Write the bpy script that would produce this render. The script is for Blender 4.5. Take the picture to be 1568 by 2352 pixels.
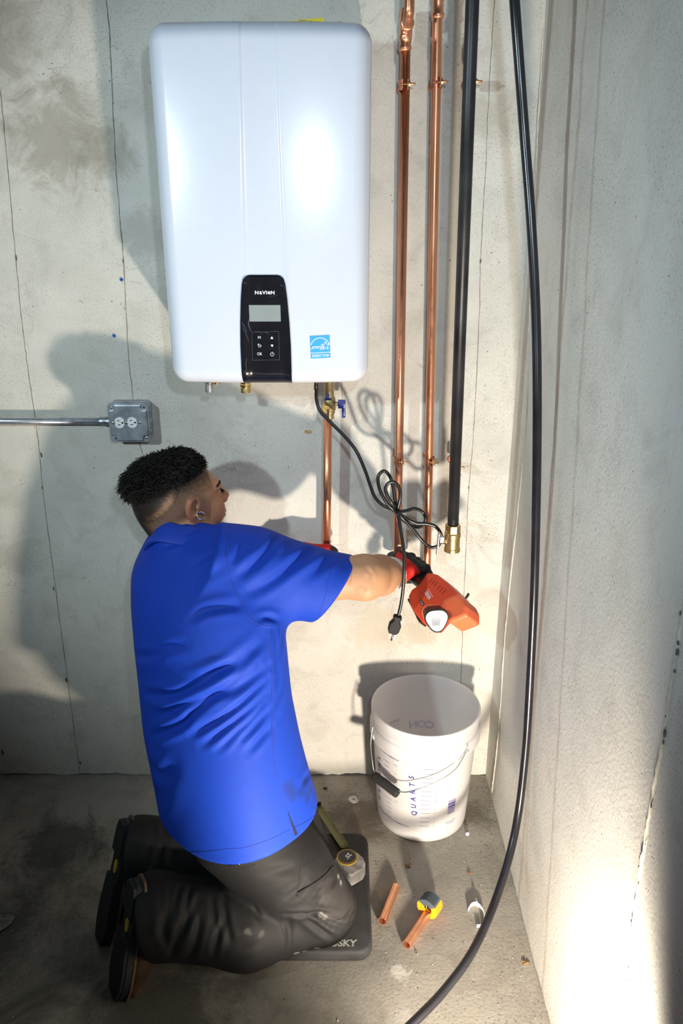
import bpy, bmesh, math, random
import numpy as np
from mathutils import Vector, Matrix
from mathutils.bvhtree import BVHTree

for o in list(bpy.data.objects):
    bpy.data.objects.remove(o, do_unlink=True)
SC = bpy.context.scene
COL = SC.collection
random.seed(7)
RNG = np.random.default_rng(7)

# ------------------------------------------------------------------ camera
FPX, CXP, CYP = 1806.0, 784.0, 1176.0          # focal length and centre, image 1568 x 2352
PITCH = math.radians(20.5)
CAM = np.array([0.0, -2.05, 1.66])
C_R = np.array([1.0, 0, 0])
C_F = np.array([0, math.cos(PITCH), -math.sin(PITCH)])
C_U = np.array([0, math.sin(PITCH), math.cos(PITCH)])
cam_d = bpy.data.cameras.new('camera')
cam_d.sensor_fit = 'VERTICAL'
cam_d.sensor_height = 36.0
cam_d.lens = FPX / 2352 * 36.0
cam_d.clip_start = 0.02
cam = bpy.data.objects.new('camera', cam_d)
COL.objects.link(cam)
cam.location = CAM
cam.rotation_euler = (math.pi / 2 - PITCH, 0, 0)
SC.camera = cam

def ray(u, v):
    return C_F + C_R * (u - CXP) / FPX - C_U * (v - CYP) / FPX
def atY(u, v, y):
    d = ray(u, v); return CAM + d * ((y - CAM[1]) / d[1])
def atZ(u, v, z=0.0):
    d = ray(u, v); return CAM + d * ((z - CAM[2]) / d[2])
def atX(u, v, x):
    d = ray(u, v); return CAM + d * ((x - CAM[0]) / d[0])
def atD(u, v, ax):
    return CAM + ray(u, v) * ax

# ------------------------------------------------------------------ world, lights, exposure
w = bpy.data.worlds.new('world'); SC.world = w; w.use_nodes = True
w.node_tree.nodes['Background'].inputs['Color'].default_value = (0.62, 0.72, 0.80, 1)
w.node_tree.nodes['Background'].inputs['Strength'].default_value = 0.030
vs = SC.view_settings
vs.view_transform = 'Standard'; vs.look = 'None'; vs.exposure = 0.0; vs.gamma = 1.0; vs.use_curve_mapping = False

def aim(o, target):
    d = Vector(target) - o.location
    o.rotation_euler = d.to_track_quat('-Z', 'Y').to_euler()
def spot(name, loc, target, power, col, ang, blend, radius):
    l = bpy.data.lights.new(name, 'SPOT'); l.energy = power; l.color = col
    l.spot_size = math.radians(ang); l.spot_blend = blend; l.shadow_soft_size = radius
    o = bpy.data.objects.new(name, l); COL.objects.link(o); o.location = loc; aim(o, target); return o
def area(name, loc, target, power, col, size):
    l = bpy.data.lights.new(name, 'AREA'); l.energy = power; l.color = col; l.shape = 'DISK'; l.size = size
    o = bpy.data.objects.new(name, l); COL.objects.link(o); o.location = loc; aim(o, target); return o
# A: work lamp low on the right; B: lamp above the photographer; C: lamp further left
spot('work_lamp_light', (0.325, -1.42, 0.215), (0.335, 0.0, 0.74), 124.0, (1.0, 0.88, 0.73), 102, 0.50, 0.035)
spot('head_lamp_light', (0.15, -2.12, 1.90), (0.20, 0.0, 1.50), 50.0, (0.70, 0.85, 1.0), 76, 1.0, 0.03)
spot('side_lamp_light', (-1.25, -1.85, 1.92), (0.02, 0.0, 1.20), 88.0, (0.76, 0.93, 0.97), 77, 0.85, 0.04)

# ------------------------------------------------------------------ materials
MATS = {}
def mat_nodes(name):
    m = bpy.data.materials.new(name); m.use_nodes = True
    nt = m.node_tree; b = nt.nodes['Principled BSDF']
    return m, nt, b
def N(nt, typ, **kw):
    n = nt.nodes.new(typ)
    for k, v in kw.items():
        if k in ('ins',):
            for kk, vv in v.items(): n.inputs[kk].default_value = vv
        else: setattr(n, k, v)
    return n
def L(nt, a, b): nt.links.new(a, b)
def srgb(r, g, b):
    f = lambda c: (c / 255 / 12.92) if c / 255 <= 0.04045 else ((c / 255 + 0.055) / 1.055) ** 2.4
    return (f(r), f(g), f(b), 1.0)
def ramp(nt, fac, stops, interp='LINEAR'):
    r = nt.nodes.new('ShaderNodeValToRGB'); e = r.color_ramp.elements; r.color_ramp.interpolation = interp
    while len(e) < len(stops): e.new(0.5)
    for i, (p, c) in enumerate(stops):
        e[i].position = p
        e[i].color = c if len(c) == 4 else (*c, 1)
    L(nt, fac, r.inputs['Fac']); return r.outputs['Color']
def mixc(nt, fac, a, b, mode='MIX'):
    m = nt.nodes.new('ShaderNodeMix'); m.data_type = 'RGBA'; m.blend_type = mode
    for val, i in ((fac, 0), (a, 6), (b, 7)):
        if hasattr(val, 'is_linked') or hasattr(val, 'links'): L(nt, val, m.inputs[i])
        else: m.inputs[i].default_value = val
    return m.outputs[2]
def mathn(nt, op, a, b=None, c=None):
    m = nt.nodes.new('ShaderNodeMath'); m.operation = op
    for i, val in enumerate((a, b, c)):
        if val is None: continue
        if hasattr(val, 'links'): L(nt, val, m.inputs[i])
        else: m.inputs[i].default_value = val
    return m.outputs[0]
def noise(nt, co, scale, detail=4, rough=0.55, dist=0.0):
    n = nt.nodes.new('ShaderNodeTexNoise'); n.inputs['Scale'].default_value = scale
    n.inputs['Detail'].default_value = detail; n.inputs['Roughness'].default_value = rough
    n.inputs['Distortion'].default_value = dist
    L(nt, co, n.inputs['Vector']); return n.outputs['Fac']
def bump(nt, b, h, strength=0.3, dist=0.002):
    n = nt.nodes.new('ShaderNodeBump'); n.inputs['Strength'].default_value = strength
    n.inputs['Distance'].default_value = dist
    L(nt, h, n.inputs['Height']); L(nt, n.outputs['Normal'], b.inputs['Normal'])
BLK = (0, 0, 0, 1); WHT = (1, 1, 1, 1)

def plain(name, col, rough=0.5, metal=0.0, spec=0.5, var=0.08, scale=40.0, bmp=0.0, bscale=200.0, **kw):
    """simple procedural material: base colour with slight noise mottling and optional fine relief"""
    if name in MATS: return MATS[name]
    m, nt, b = mat_nodes(name)
    co = N(nt, 'ShaderNodeTexCoord').outputs['Object']
    n = noise(nt, co, scale, 4)
    lo = tuple(max(0, c * (1 - var)) for c in col[:3]) + (1,); hi = tuple(min(1, c * (1 + var)) for c in col[:3]) + (1,)
    L(nt, ramp(nt, n, [(0.3, lo), (0.7, hi)]), b.inputs['Base Color'])
    b.inputs['Roughness'].default_value = rough; b.inputs['Metallic'].default_value = metal
    b.inputs['Specular IOR Level'].default_value = spec
    for k, v in kw.items(): b.inputs[k.replace('_', ' ')].default_value = v
    if bmp > 0: bump(nt, b, noise(nt, co, bscale, 2), bmp, 0.001)
    MATS[name] = m; return m

def concrete(name, base, dark, warm, rough=0.85, speck=1.0, crack=True, fine=260., shadow_lines=(), relief=0.35, blots=()):
    m, nt, b = mat_nodes(name)
    co = N(nt, 'ShaderNodeTexCoord').outputs['Object']
    c = mixc(nt, ramp(nt, noise(nt, co, 2.2, 5, 0.6, 0.3), [(0.35, BLK), (0.68, WHT)]), base, warm)
    big = ramp(nt, noise(nt, co, 1.3, 6, 0.65, 0.5), [(0.48, BLK), (0.72, WHT)])
    c = mixc(nt, mathn(nt, 'MULTIPLY', big, 0.58), c, dark)
    med = ramp(nt, noise(nt, co, 9, 6, 0.7, 0.6), [(0.5, BLK), (0.75, WHT)])
    c = mixc(nt, mathn(nt, 'MULTIPLY', med, 0.50), c, dark)
    # dense fine speckle in patches
    patch = ramp(nt, noise(nt, co, 3.1, 3), [(0.42, (0.25,) * 3), (0.66, WHT)])
    sp = ramp(nt, noise(nt, co, fine, 2, 0.7), [(0.57, BLK), (0.68, WHT)])
    c = mixc(nt, mathn(nt, 'MULTIPLY', mathn(nt, 'MULTIPLY', sp, patch), 0.8 * speck), c, (dark[0] * .55, dark[1] * .55, dark[2] * .5, 1))
    # pores
    v = N(nt, 'ShaderNodeTexVoronoi'); v.inputs['Scale'].default_value = 55; L(nt, co, v.inputs['Vector'])
    pr = ramp(nt, v.outputs['Distance'], [(0.07, WHT), (0.13, BLK)])
    pm = ramp(nt, noise(nt, co, 14, 2), [(0.58, BLK), (0.62, WHT)])
    por = mathn(nt, 'MULTIPLY', pr, pm)
    c = mixc(nt, mathn(nt, 'MULTIPLY', por, 0.75), c, (dark[0] * .3, dark[1] * .3, dark[2] * .3, 1))
    h = mathn(nt, 'SUBTRACT', noise(nt, co, 120, 4), mathn(nt, 'MULTIPLY', por, 1.5))
    if crack:
        nv = N(nt, 'ShaderNodeTexNoise'); nv.inputs['Scale'].default_value = 7; nv.inputs['Detail'].default_value = 6
        L(nt, co, nv.inputs['Vector'])
        off = N(nt, 'ShaderNodeVectorMath', operation='SCALE'); off.inputs['Scale'].default_value = 0.16
        L(nt, nv.outputs['Color'], off.inputs[0])
        ad = N(nt, 'ShaderNodeVectorMath', operation='ADD'); L(nt, co, ad.inputs[0]); L(nt, off.outputs[0], ad.inputs[1])
        v2 = N(nt, 'ShaderNodeTexVoronoi', feature='DISTANCE_TO_EDGE'); v2.inputs['Scale'].default_value = 11
        L(nt, ad.outputs[0], v2.inputs['Vector'])
        cr = ramp(nt, v2.outputs['Distance'], [(0.006, WHT), (0.016, BLK)])
        cm = ramp(nt, noise(nt, co, 4.3, 3, 0.6, 0.4), [(0.55, BLK), (0.63, WHT)])
        crk = mathn(nt, 'MULTIPLY', cr, cm)
        c = mixc(nt, mathn(nt, 'MULTIPLY', crk, 0.30), c, (dark[0] * .45, dark[1] * .42, dark[2] * .38, 1))
    sx = N(nt, 'ShaderNodeSeparateXYZ'); L(nt, co, sx.inputs[0])
    for (cx, cy, cz, rad, col, amt) in blots:                        # stains, cement smears, and dim areas painted darker
        vd = N(nt, 'ShaderNodeVectorMath', operation='DISTANCE'); L(nt, co, vd.inputs[0]); vd.inputs[1].default_value = (cx, cy, cz)
        dd = mathn(nt, 'ADD', mathn(nt, 'DIVIDE', vd.outputs['Value'], rad), mathn(nt, 'MULTIPLY', mathn(nt, 'SUBTRACT', noise(nt, co, 1.3 / rad, 6, 0.75, 0.8), 0.5), 2.6))
        c = mixc(nt, mathn(nt, 'MULTIPLY', ramp(nt, dd, [(0.35, WHT), (0.85, BLK)]), amt), c, col)
    for (axis, pos, slope, ref, width, col, amt) in shadow_lines:          # shadow lines of hose and pipe, painted as brown streaks
        p = sx.outputs[axis]; z = sx.outputs[2]
        wob = mathn(nt, 'MULTIPLY', mathn(nt, 'SUBTRACT', noise(nt, co, 9, 3), 0.5), 0.03)
        line = mathn(nt, 'ADD', mathn(nt, 'MULTIPLY', mathn(nt, 'SUBTRACT', z, ref), slope), pos)
        d = mathn(nt, 'ABSOLUTE', mathn(nt, 'SUBTRACT', mathn(nt, 'ADD', p, wob), line))
        f = ramp(nt, mathn(nt, 'DIVIDE', d, width), [(0.45, WHT), (1.0, BLK)])
        f = mathn(nt, 'MULTIPLY', f, ramp(nt, noise(nt, co, 25, 4), [(0.3, (0.4,) * 3), (0.6, WHT)]))
        c = mixc(nt, mathn(nt, 'MULTIPLY', f, amt), c, col)
    L(nt, c, b.inputs['Base Color'])
    b.inputs['Roughness'].default_value = rough
    b.inputs['Specular IOR Level'].default_value = 0.25
    bump(nt, b, h, relief, 0.003)
    MATS[name] = m; return m

def vcol(name, rough=0.5, spec=0.4, bmp=0.0, bscale=300, sss=0.0, metal=0.0, var=0.0):
    """material reading the mesh's own 'col' colour attribute (the thing's own colours)"""
    m, nt, b = mat_nodes(name)
    a = N(nt, 'ShaderNodeVertexColor', layer_name='col')
    co = N(nt, 'ShaderNodeTexCoord').outputs['Object']
    c = a.outputs['Color']
    if var > 0:
        c = mixc(nt, 1.0, c, ramp(nt, noise(nt, co, 60, 5), [(0.3, (1 - var,) * 3), (0.7, (1 + var * .5,) * 3)]), 'MULTIPLY')
    L(nt, c, b.inputs['Base Color'])
    b.inputs['Roughness'].default_value = rough; b.inputs['Specular IOR Level'].default_value = spec
    b.inputs['Metallic'].default_value = metal
    if sss > 0:
        b.inputs['Subsurface Weight'].default_value = sss
        b.inputs['Subsurface Radius'].default_value = (1.0, 0.35, 0.2)
        b.inputs['Subsurface Scale'].default_value = 0.004
    if bmp > 0: bump(nt, b, noise(nt, co, bscale, 3), bmp, 0.0008)
    return m

# ------------------------------------------------------------------ mesh helpers
def tag(o, label=None, cat=None, group=None, kind=None):
    if label: o['label'] = label
    if cat: o['category'] = cat
    if group: o['group'] = group
    if kind: o['kind'] = kind
    return o
def link(name, me, mat=None, parent=None, smooth=True):
    if mat is not None:
        for m in (mat if isinstance(mat, (list, tuple)) else [mat]): me.materials.append(m)
    if smooth:
        me.polygons.foreach_set('use_smooth', [True] * len(me.polygons))
    o = bpy.data.objects.new(name, me); COL.objects.link(o)
    if parent is not None: o.parent = parent; o.matrix_parent_inverse = parent.matrix_world.inverted() if False else Matrix.Identity(4)
    return o
def empty(name, label, cat, group=None, kind=None):
    o = bpy.data.objects.new(name, None); COL.objects.link(o); o.empty_display_size = 0.05
    return tag(o, label, cat, group, kind)
class MB:
    """collects vertices and faces of one mesh"""
    def __init__(s): s.v = []; s.f = []; s.n = 0
    def add(s, v, f):
        v = np.asarray(v, float).reshape(-1, 3); s.v.append(v)
        s.f += [tuple(int(i) + s.n for i in q) for q in f]; s.n += len(v); return s
    def build(s, name, mat, parent=None, smooth=True, auto=None):
        me = bpy.data.meshes.new(name)
        me.from_pydata(np.concatenate(s.v).tolist(), [], s.f); me.update()
        o = link(name, me, mat, parent, smooth)
        if auto is not None and smooth:
            bm = bmesh.new(); bm.from_mesh(me)
            for e in bm.edges:
                if len(e.link_faces) == 2 and e.calc_face_angle(0) > math.radians(auto): e.smooth = False
            bm.to_mesh(me); bm.free()
        return o
    # shapes
    def box(s, c, size, rot=None, bev=0.0, seg=2):
        bm = bmesh.new(); bmesh.ops.create_cube(bm, size=1.0)
        for v in bm.verts: v.co = Vector([v.co[i] * size[i] for i in range(3)])
        if bev > 0: bmesh.ops.bevel(bm, geom=list(bm.edges), offset=bev, segments=seg, affect='EDGES', profile=0.5)
        M = Matrix(np.asarray(rot).tolist()) if rot is not None else Matrix.Identity(3)
        bm.verts.ensure_lookup_table()
        vs_ = [np.array(M @ v.co) + np.array(c) for v in bm.verts]
        fs = [[v.index for v in f.verts] for f in bm.faces]; bm.free()
        return s.add(vs_, fs)
    def lathe(s, prof, org, axis=(0, 0, 1), n=40, ref=None, caps=True):
        A, B, W = frame(axis, ref)
        vs_ = []; 
        for (r, h) in prof:
            for k in range(n):
                t = 2 * math.pi * k / n
                vs_.append(np.array(org) + W * h + (A * math.cos(t) + B * math.sin(t)) * r)
        fs = []
        for i in range(len(prof) - 1):
            for k in range(n):
                k2 = (k + 1) % n
                fs.append((i * n + k, i * n + k2, (i + 1) * n + k2, (i + 1) * n + k))
        if caps:
            if prof[0][0] > 1e-6: fs.append(tuple(range(n - 1, -1, -1)))
            if prof[-1][0] > 1e-6: fs.append(tuple((len(prof) - 1) * n + k for k in range(n)))
        return s.add(vs_, fs)
    def tube(s, pts, r, n=14, samples=None, caps=True, ell=1.0, ref=None):
        P = np.asarray(pts, float)
        if samples: P, r = resample(P, r, samples)
        m = len(P); r = np.full(m, r) if np.isscalar(r) else np.asarray(r, float)
        T = np.gradient(P, axis=0); T /= np.linalg.norm(T, axis=1)[:, None] + 1e-12
        A, B, _ = frame(T[0], ref); vs_ = []
        for i in range(m):
            A = A - T[i] * (A @ T[i]); A /= np.linalg.norm(A); B = np.cross(T[i], A)
            for k in range(n):
                t = 2 * math.pi * k / n
                vs_.append(P[i] + r[i] * (A * math.cos(t) * ell + B * math.sin(t)))
        fs = [(i * n + k, i * n + (k + 1) % n, (i + 1) * n + (k + 1) % n, (i + 1) * n + k) for i in range(m - 1) for k in range(n)]
        if caps:
            fs.append(tuple(range(n - 1, -1, -1))); fs.append(tuple((m - 1) * n + k for k in range(n)))
        return s.add(vs_, fs)
    def prism(s, poly, org, U, V, W, depth):
        """polygon (2D) in plane U,V at org, extruded along W"""
        U, V, W = map(np.asarray, (U, V, W)); n = len(poly)
        a = [np.array(org) + U * p[0] + V * p[1] for p in poly]; b2 = [p + W * depth for p in a]
        return s.add(a + b2, [tuple(range(n - 1, -1, -1)), tuple(range(n, 2 * n))] + [(i, (i + 1) % n, n + (i + 1) % n, n + i) for i in range(n)])
    def sphere(s, c, r, n=16, m=10, sc=(1, 1, 1)):
        prof = [(max(1e-5, r * math.sin(math.pi * i / m)), -r * math.cos(math.pi * i / m)) for i in range(m + 1)]
        k0 = s.n; s.lathe(prof, (0, 0, 0), n=n, caps=False)
        s.v[-1] = s.v[-1] * np.array(sc) + np.array(c); return s
def frame(axis, ref=None):
    W = np.array(axis, float); W /= np.linalg.norm(W)
    a = np.array(ref, float) if ref is not None else (np.array([1.0, 0, 0]) if abs(W[0]) < 0.9 else np.array([0, 1.0, 0]))
    A = a - W * (a @ W); A /= np.linalg.norm(A); return A, np.cross(W, A), W
def resample(P, r, n):
    P = np.asarray(P, float); m = len(P)
    R = np.full(m, r) if np.isscalar(r) else np.asarray(r, float)
    Q = np.vstack([2 * P[0] - P[1], P, 2 * P[-1] - P[-2]]); RR = np.concatenate([[R[0]], R, [R[-1]]])
    out = []; ro = []
    for t in np.linspace(0, m - 1 - 1e-9, n):
        i = int(t); f = t - i
        p0, p1, p2, p3 = Q[i:i + 4]
        out.append(0.5 * (2 * p1 + (p2 - p0) * f + (2 * p0 - 5 * p1 + 4 * p2 - p3) * f * f + (3 * p1 - p0 - 3 * p2 + p3) * f ** 3))
        ro.append(RR[i + 1] * (1 - f) + RR[i + 2] * f)
    return np.array(out), np.array(ro)
def rrect(w, h, r, n=6):
    """rounded rectangle outline centred on origin"""
    pts = []
    for cx, cy, a0 in ((w / 2 - r, h / 2 - r, 0), (-w / 2 + r, h / 2 - r, 90), (-w / 2 + r, -h / 2 + r, 180), (w / 2 - r, -h / 2 + r, 270)):
        for k in range(n + 1):
            a = math.radians(a0 + 90 * k / n); pts.append((cx + r * math.cos(a), cy + r * math.sin(a)))
    return pts

_txt = {}
def text_geo(body, size, bold=0.0, depth=0.0, align='CENTER', xs=1.0, shear=0.0, space=1.0):
    """flat lettering: returns vertices (n,2) and faces"""
    cu = bpy.data.curves.new('t', 'FONT'); cu.body = body; cu.size = size; cu.offset = bold
    cu.align_x = align; cu.align_y = 'CENTER'; cu.shear = shear; cu.resolution_u = 4; cu.space_character = space
    o = bpy.data.objects.new('t', cu); COL.objects.link(o)
    dg = bpy.context.evaluated_depsgraph_get(); me = bpy.data.meshes.new_from_object(o.evaluated_get(dg))
    v = np.array([list(p.co)[:2] for p in me.vertices]).reshape(-1, 2); f = [list(p.vertices) for p in me.polygons]
    bpy.data.objects.remove(o, do_unlink=True); bpy.data.curves.remove(cu); bpy.data.meshes.remove(me)
    v = v * np.array([xs, 1.0]); return v, f
def text_obj(name, body, size, org, U, V, mat, parent=None, bold=0.0, lift=0.0004, wrap=None, **kw):
    v, f = text_geo(body, size, bold, **kw)
    U, V = np.asarray(U, float), np.asarray(V, float); W = np.cross(U, V)
    if wrap: P = np.array([wrap(x, y) for x, y in v])
    else: P = np.array(org) + v[:, :1] * U + v[:, 1:] * V + W * lift
    return MB().add(P, f).build(name, mat, parent, smooth=False)

# ------------------------------------------------------------------ implicit surfaces (for the figure, glove, boots)
def smin(a, b, k):
    h = np.clip(0.5 + 0.5 * (b - a) / k, 0, 1); return b * (1 - h) + a * h - k * h * (1 - h)
def smax(a, b, k): return -smin(-a, -b, k)
def rcone(P, a, b, ra, rb):
    a = np.asarray(a, np.float32); b = np.asarray(b, np.float32); ba = b - a; t = np.clip(((P - a) @ ba) / (ba @ ba), 0, 1)
    return np.linalg.norm(P - a - t[..., None] * ba, axis=-1) - (ra + (rb - ra) * t)
def chain(P, pts, rs, k=0.02):
    d = None
    for i in range(len(pts) - 1):
        e = rcone(P, pts[i], pts[i + 1], rs[i], rs[i + 1]); d = e if d is None else smin(d, e, k)
    return d
def ellip(P, c, r, R=None):
    q = P - np.asarray(c, np.float32)
    if R is not None: q = q @ np.asarray(R, np.float32)        # columns of R = local axes
    r = np.asarray(r, np.float32); k0 = np.linalg.norm(q / r, axis=-1); k1 = np.linalg.norm(q / (r * r), axis=-1)
    return k0 * (k0 - 1) / (k1 + 1e-9)
def rbox(P, c, h, R=None, rad=0.01):
    q = P - np.asarray(c, np.float32)
    if R is not None: q = q @ np.asarray(R, np.float32)
    q = np.abs(q) - (np.asarray(h, np.float32) - rad)
    return np.linalg.norm(np.maximum(q, 0), axis=-1) + np.minimum(q.max(-1), 0) - rad
def loft(P, org, R, st, n=2.3, rnd=0.01):
    """stack of super-elliptic sections: st rows (w, cu, cv, au, av); R columns = u,v,w axes"""
    q = (P - np.asarray(org, np.float32)) @ np.asarray(R, np.float32); s = np.asarray(st, float); wv = q[..., 2]
    ws = np.linspace(s[0, 0], s[-1, 0], 200); rows = []
    for j in range(1, 5):
        y = np.interp(ws, s[:, 0], s[:, j]); k = np.ones(15) / 15.
        rows.append(np.convolve(np.pad(y, 7, mode='edge'), k, 'valid'))
    g = [np.interp(wv, ws, r_) for r_ in rows]
    a, b = q[..., 0] - g[0], q[..., 1] - g[1]
    f = ((np.abs(a / g[2]) ** n + np.abs(b / g[3]) ** n) ** (1 / n) - 1) * np.minimum(g[2], g[3])
    cap = np.maximum(s[0, 0] - wv, wv - s[-1, 0])
    return smax(f, cap, rnd)
def nets(fn, lo, hi, h):
    """surface nets on a regular grid: returns verts, quads"""
    lo = np.asarray(lo, float); hi = np.asarray(hi, float); n = np.ceil((hi - lo) / h).astype(int) + 1
    xs = [np.float32(lo[i] + h * np.arange(n[i])) for i in range(3)]
    Fv = np.empty(n, np.float32); B = 12                       # evaluate only blocks near the surface
    bl = [(i, j, k) for i in range(0, n[0], B) for j in range(0, n[1], B) for k in range(0, n[2], B)]
    ctr = np.array([[lo[a] + h * (b[a] + B / 2) for a in range(3)] for b in bl], np.float32)
    fc = np.concatenate([fn(ctr[i:i + 200000]) for i in range(0, len(ctr), 200000)])
    near = np.abs(fc) < B * h * 0.87 * 1.9
    for (i, j, k), f_, nr_ in zip(bl, fc, near):
        sl_ = (slice(i, i + B), slice(j, j + B), slice(k, k + B))
        if nr_:
            G = np.stack(np.meshgrid(xs[0][sl_[0]], xs[1][sl_[1]], xs[2][sl_[2]], indexing='ij'), -1); Fv[sl_] = fn(G)
        else: Fv[sl_] = f_
    S = Fv < 0
    c = [(i, j, k) for i in (0, 1) for j in (0, 1) for k in (0, 1)]
    sl = lambda A, o: A[o[0]:A.shape[0] - 1 + o[0], o[1]:A.shape[1] - 1 + o[1], o[2]:A.shape[2] - 1 + o[2]]
    cnt = sum(sl(S, o).astype(np.int8) for o in c); act = (cnt > 0) & (cnt < 8)
    idx = -np.ones(act.shape, np.int64); cells = np.argwhere(act); idx[act] = np.arange(len(cells))
    acc = np.zeros((len(cells), 3)); num = np.zeros(len(cells))
    for a in c:
        for ax in range(3):
            if a[ax] == 1: continue
            b = list(a); b[ax] = 1
            fa = Fv[cells[:, 0] + a[0], cells[:, 1] + a[1], cells[:, 2] + a[2]]
            fb = Fv[cells[:, 0] + b[0], cells[:, 1] + b[1], cells[:, 2] + b[2]]
            m = (fa < 0) != (fb < 0); t = np.where(m, fa / np.where(m, fa - fb, 1), 0)
            p = np.array(a, float)[None] + np.zeros((len(cells), 3)); p[:, ax] += t
            acc[m] += p[m]; num[m] += 1
    V = lo + (cells + acc / num[:, None]) * h
    quads = []
    for ax in range(3):
        o1, o2 = [(1, 2), (2, 0), (0, 1)][ax]
        A = S[:-1] if ax == 0 else (S[:, :-1] if ax == 1 else S[:, :, :-1])
        B = S[1:] if ax == 0 else (S[:, 1:] if ax == 1 else S[:, :, 1:])
        ed = np.argwhere(A != B); ed = ed[(ed[:, o1] > 0) & (ed[:, o2] > 0)]
        ed = ed[(ed[:, o1] < act.shape[o1]) & (ed[:, o2] < act.shape[o2])]
        def at(d1, d2):
            e = ed.copy(); e[:, o1] -= d1; e[:, o2] -= d2; return idx[e[:, 0], e[:, 1], e[:, 2]]
        q = np.stack([at(0, 0), at(1, 0), at(1, 1), at(0, 1)], 1)
        ins = A[ed[:, 0], ed[:, 1], ed[:, 2]]
        q[~ins] = q[~ins][:, ::-1]
        quads.append(q)
    return V, np.concatenate(quads)
def nb_smooth(V, Q, it=2, lam=0.5):
    n = len(V)
    i = np.concatenate([Q[:, 0], Q[:, 1], Q[:, 2], Q[:, 3]]); j = np.concatenate([Q[:, 1], Q[:, 2], Q[:, 3], Q[:, 0]])
    a = np.concatenate([i, j]); b = np.concatenate([j, i]); deg = np.bincount(a, minlength=n)
    for _ in range(it):
        S = np.stack([np.bincount(a, weights=V[b, k], minlength=n) for k in range(3)], 1) / np.maximum(deg, 1)[:, None]
        V = V + lam * (S - V)
    return V
def normals(V, Q):
    nrm = np.cross(V[Q[:, 2]] - V[Q[:, 0]], V[Q[:, 3]] - V[Q[:, 1]]); out = np.zeros_like(V)
    for k in range(4): np.add.at(out, Q[:, k], nrm)
    return out / (np.linalg.norm(out, axis=1)[:, None] + 1e-12)
def mesh_vq(name, V, Q, mat, parent=None, col=None):
    me = bpy.data.meshes.new(name)
    me.vertices.add(len(V)); me.vertices.foreach_set('co', np.asarray(V, np.float32).ravel())
    me.loops.add(Q.size); me.loops.foreach_set('vertex_index', Q.astype(np.int32).ravel())
    me.polygons.add(len(Q)); me.polygons.foreach_set('loop_start', np.arange(0, Q.size, 4, dtype=np.int32))
    me.update(calc_edges=True); me.validate()
    if col is not None:
        ca = me.color_attributes.new('col', 'FLOAT_COLOR', 'POINT')
        ca.data.foreach_set('color', np.concatenate([col, np.ones((len(col), 1))], 1).astype(np.float32).ravel())
    return link(name, me, mat, parent)
def seg_dist(V, pl):
    """distance of points to polyline and the arc parameter 0..1"""
    pl = np.asarray(pl, float); best = np.full(len(V), 1e9); par = np.zeros(len(V))
    Ls = np.linalg.norm(np.diff(pl, axis=0), axis=1); cum = np.concatenate([[0], np.cumsum(Ls)])
    for i in range(len(pl) - 1):
        d = pl[i + 1] - pl[i]; t = np.clip(((V - pl[i]) @ d) / (d @ d + 1e-12), 0, 1)
        e = np.linalg.norm(V - pl[i] - t[:, None] * d, axis=1); m = e < best
        best[m] = e[m]; par[m] = (cum[i] + t[m] * Ls[i]) / cum[-1]
    return best, par
# ================================================================== ROOM
XR = 0.458                                   # right wall plane
M_WALL = concrete('wall_concrete', (0.60, 0.585, 0.54, 1), (0.36, 0.345, 0.30, 1), (0.66, 0.635, 0.575, 1), fine=210.,
                  blots=((-0.68, 0, 1.84, 0.16, (0.25, 0.21, 0.15, 1), 0.55), (-0.86, 0, 2.06, 0.24, (0.27, 0.25, 0.20, 1), 0.5), (-0.57, 0, 1.80, 0.10, (0.24, 0.21, 0.16, 1), 0.5), (-0.50, 0, 1.62, 0.09, (0.30, 0.28, 0.24, 1), 0.4),  # top-left corner blot paints the light's falloff into the colour
                         (0.33, 0, 1.9, 0.10, (0.34, 0.30, 0.23, 1), 0.4), (0.10, 0, 0.53, 0.10, (0.50, 0.42, 0.28, 1), 0.4), (0.22, 0, 0.52, 0.08, (0.46, 0.38, 0.25, 1), 0.45), (-0.9, 0, 0.75, 0.1, (0.36, 0.35, 0.31, 1), 0.4)))
M_RW = concrete('side_wall_concrete', (0.66, 0.645, 0.60, 1), (0.42, 0.40, 0.355, 1), (0.70, 0.67, 0.60, 1), fine=190., speck=1.2, crack=False, relief=0.22,
                shadow_lines=((1, -0.37, 0.075, 1.7, 0.012, (0.36, 0.29, 0.20, 1), 0.5), (1, -0.50, 0.15, 1.7, 0.010, (0.36, 0.29, 0.20, 1), 0.45)))
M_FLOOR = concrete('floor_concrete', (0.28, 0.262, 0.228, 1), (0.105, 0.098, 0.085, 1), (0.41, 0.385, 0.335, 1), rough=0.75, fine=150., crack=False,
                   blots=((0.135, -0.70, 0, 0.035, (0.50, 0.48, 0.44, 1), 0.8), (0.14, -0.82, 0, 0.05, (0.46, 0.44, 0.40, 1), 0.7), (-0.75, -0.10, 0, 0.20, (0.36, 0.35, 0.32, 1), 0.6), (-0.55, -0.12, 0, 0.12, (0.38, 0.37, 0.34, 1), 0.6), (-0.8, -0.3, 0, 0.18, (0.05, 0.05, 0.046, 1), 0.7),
                          (0.05, -0.20, 0, 0.12, (0.13, 0.10, 0.07, 1), 0.7), (0.12, -0.46, 0, 0.05, (0.42, 0.36, 0.26, 1), 0.5), (-0.9, -0.7, 0, 0.4, (0.06, 0.06, 0.055, 1), 0.75), (-0.4, -0.85, 0, 0.3, (0.07, 0.068, 0.06, 1), 0.7), (0.40, -0.18, 0, 0.08, (0.12, 0.10, 0.08, 1), 0.6)))  # the two widest dark blots paint the unlit near-left floor
M_SEAM = plain('seam_line', (0.24, 0.205, 0.165), 0.9, scale=60, var=0.5)
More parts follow.
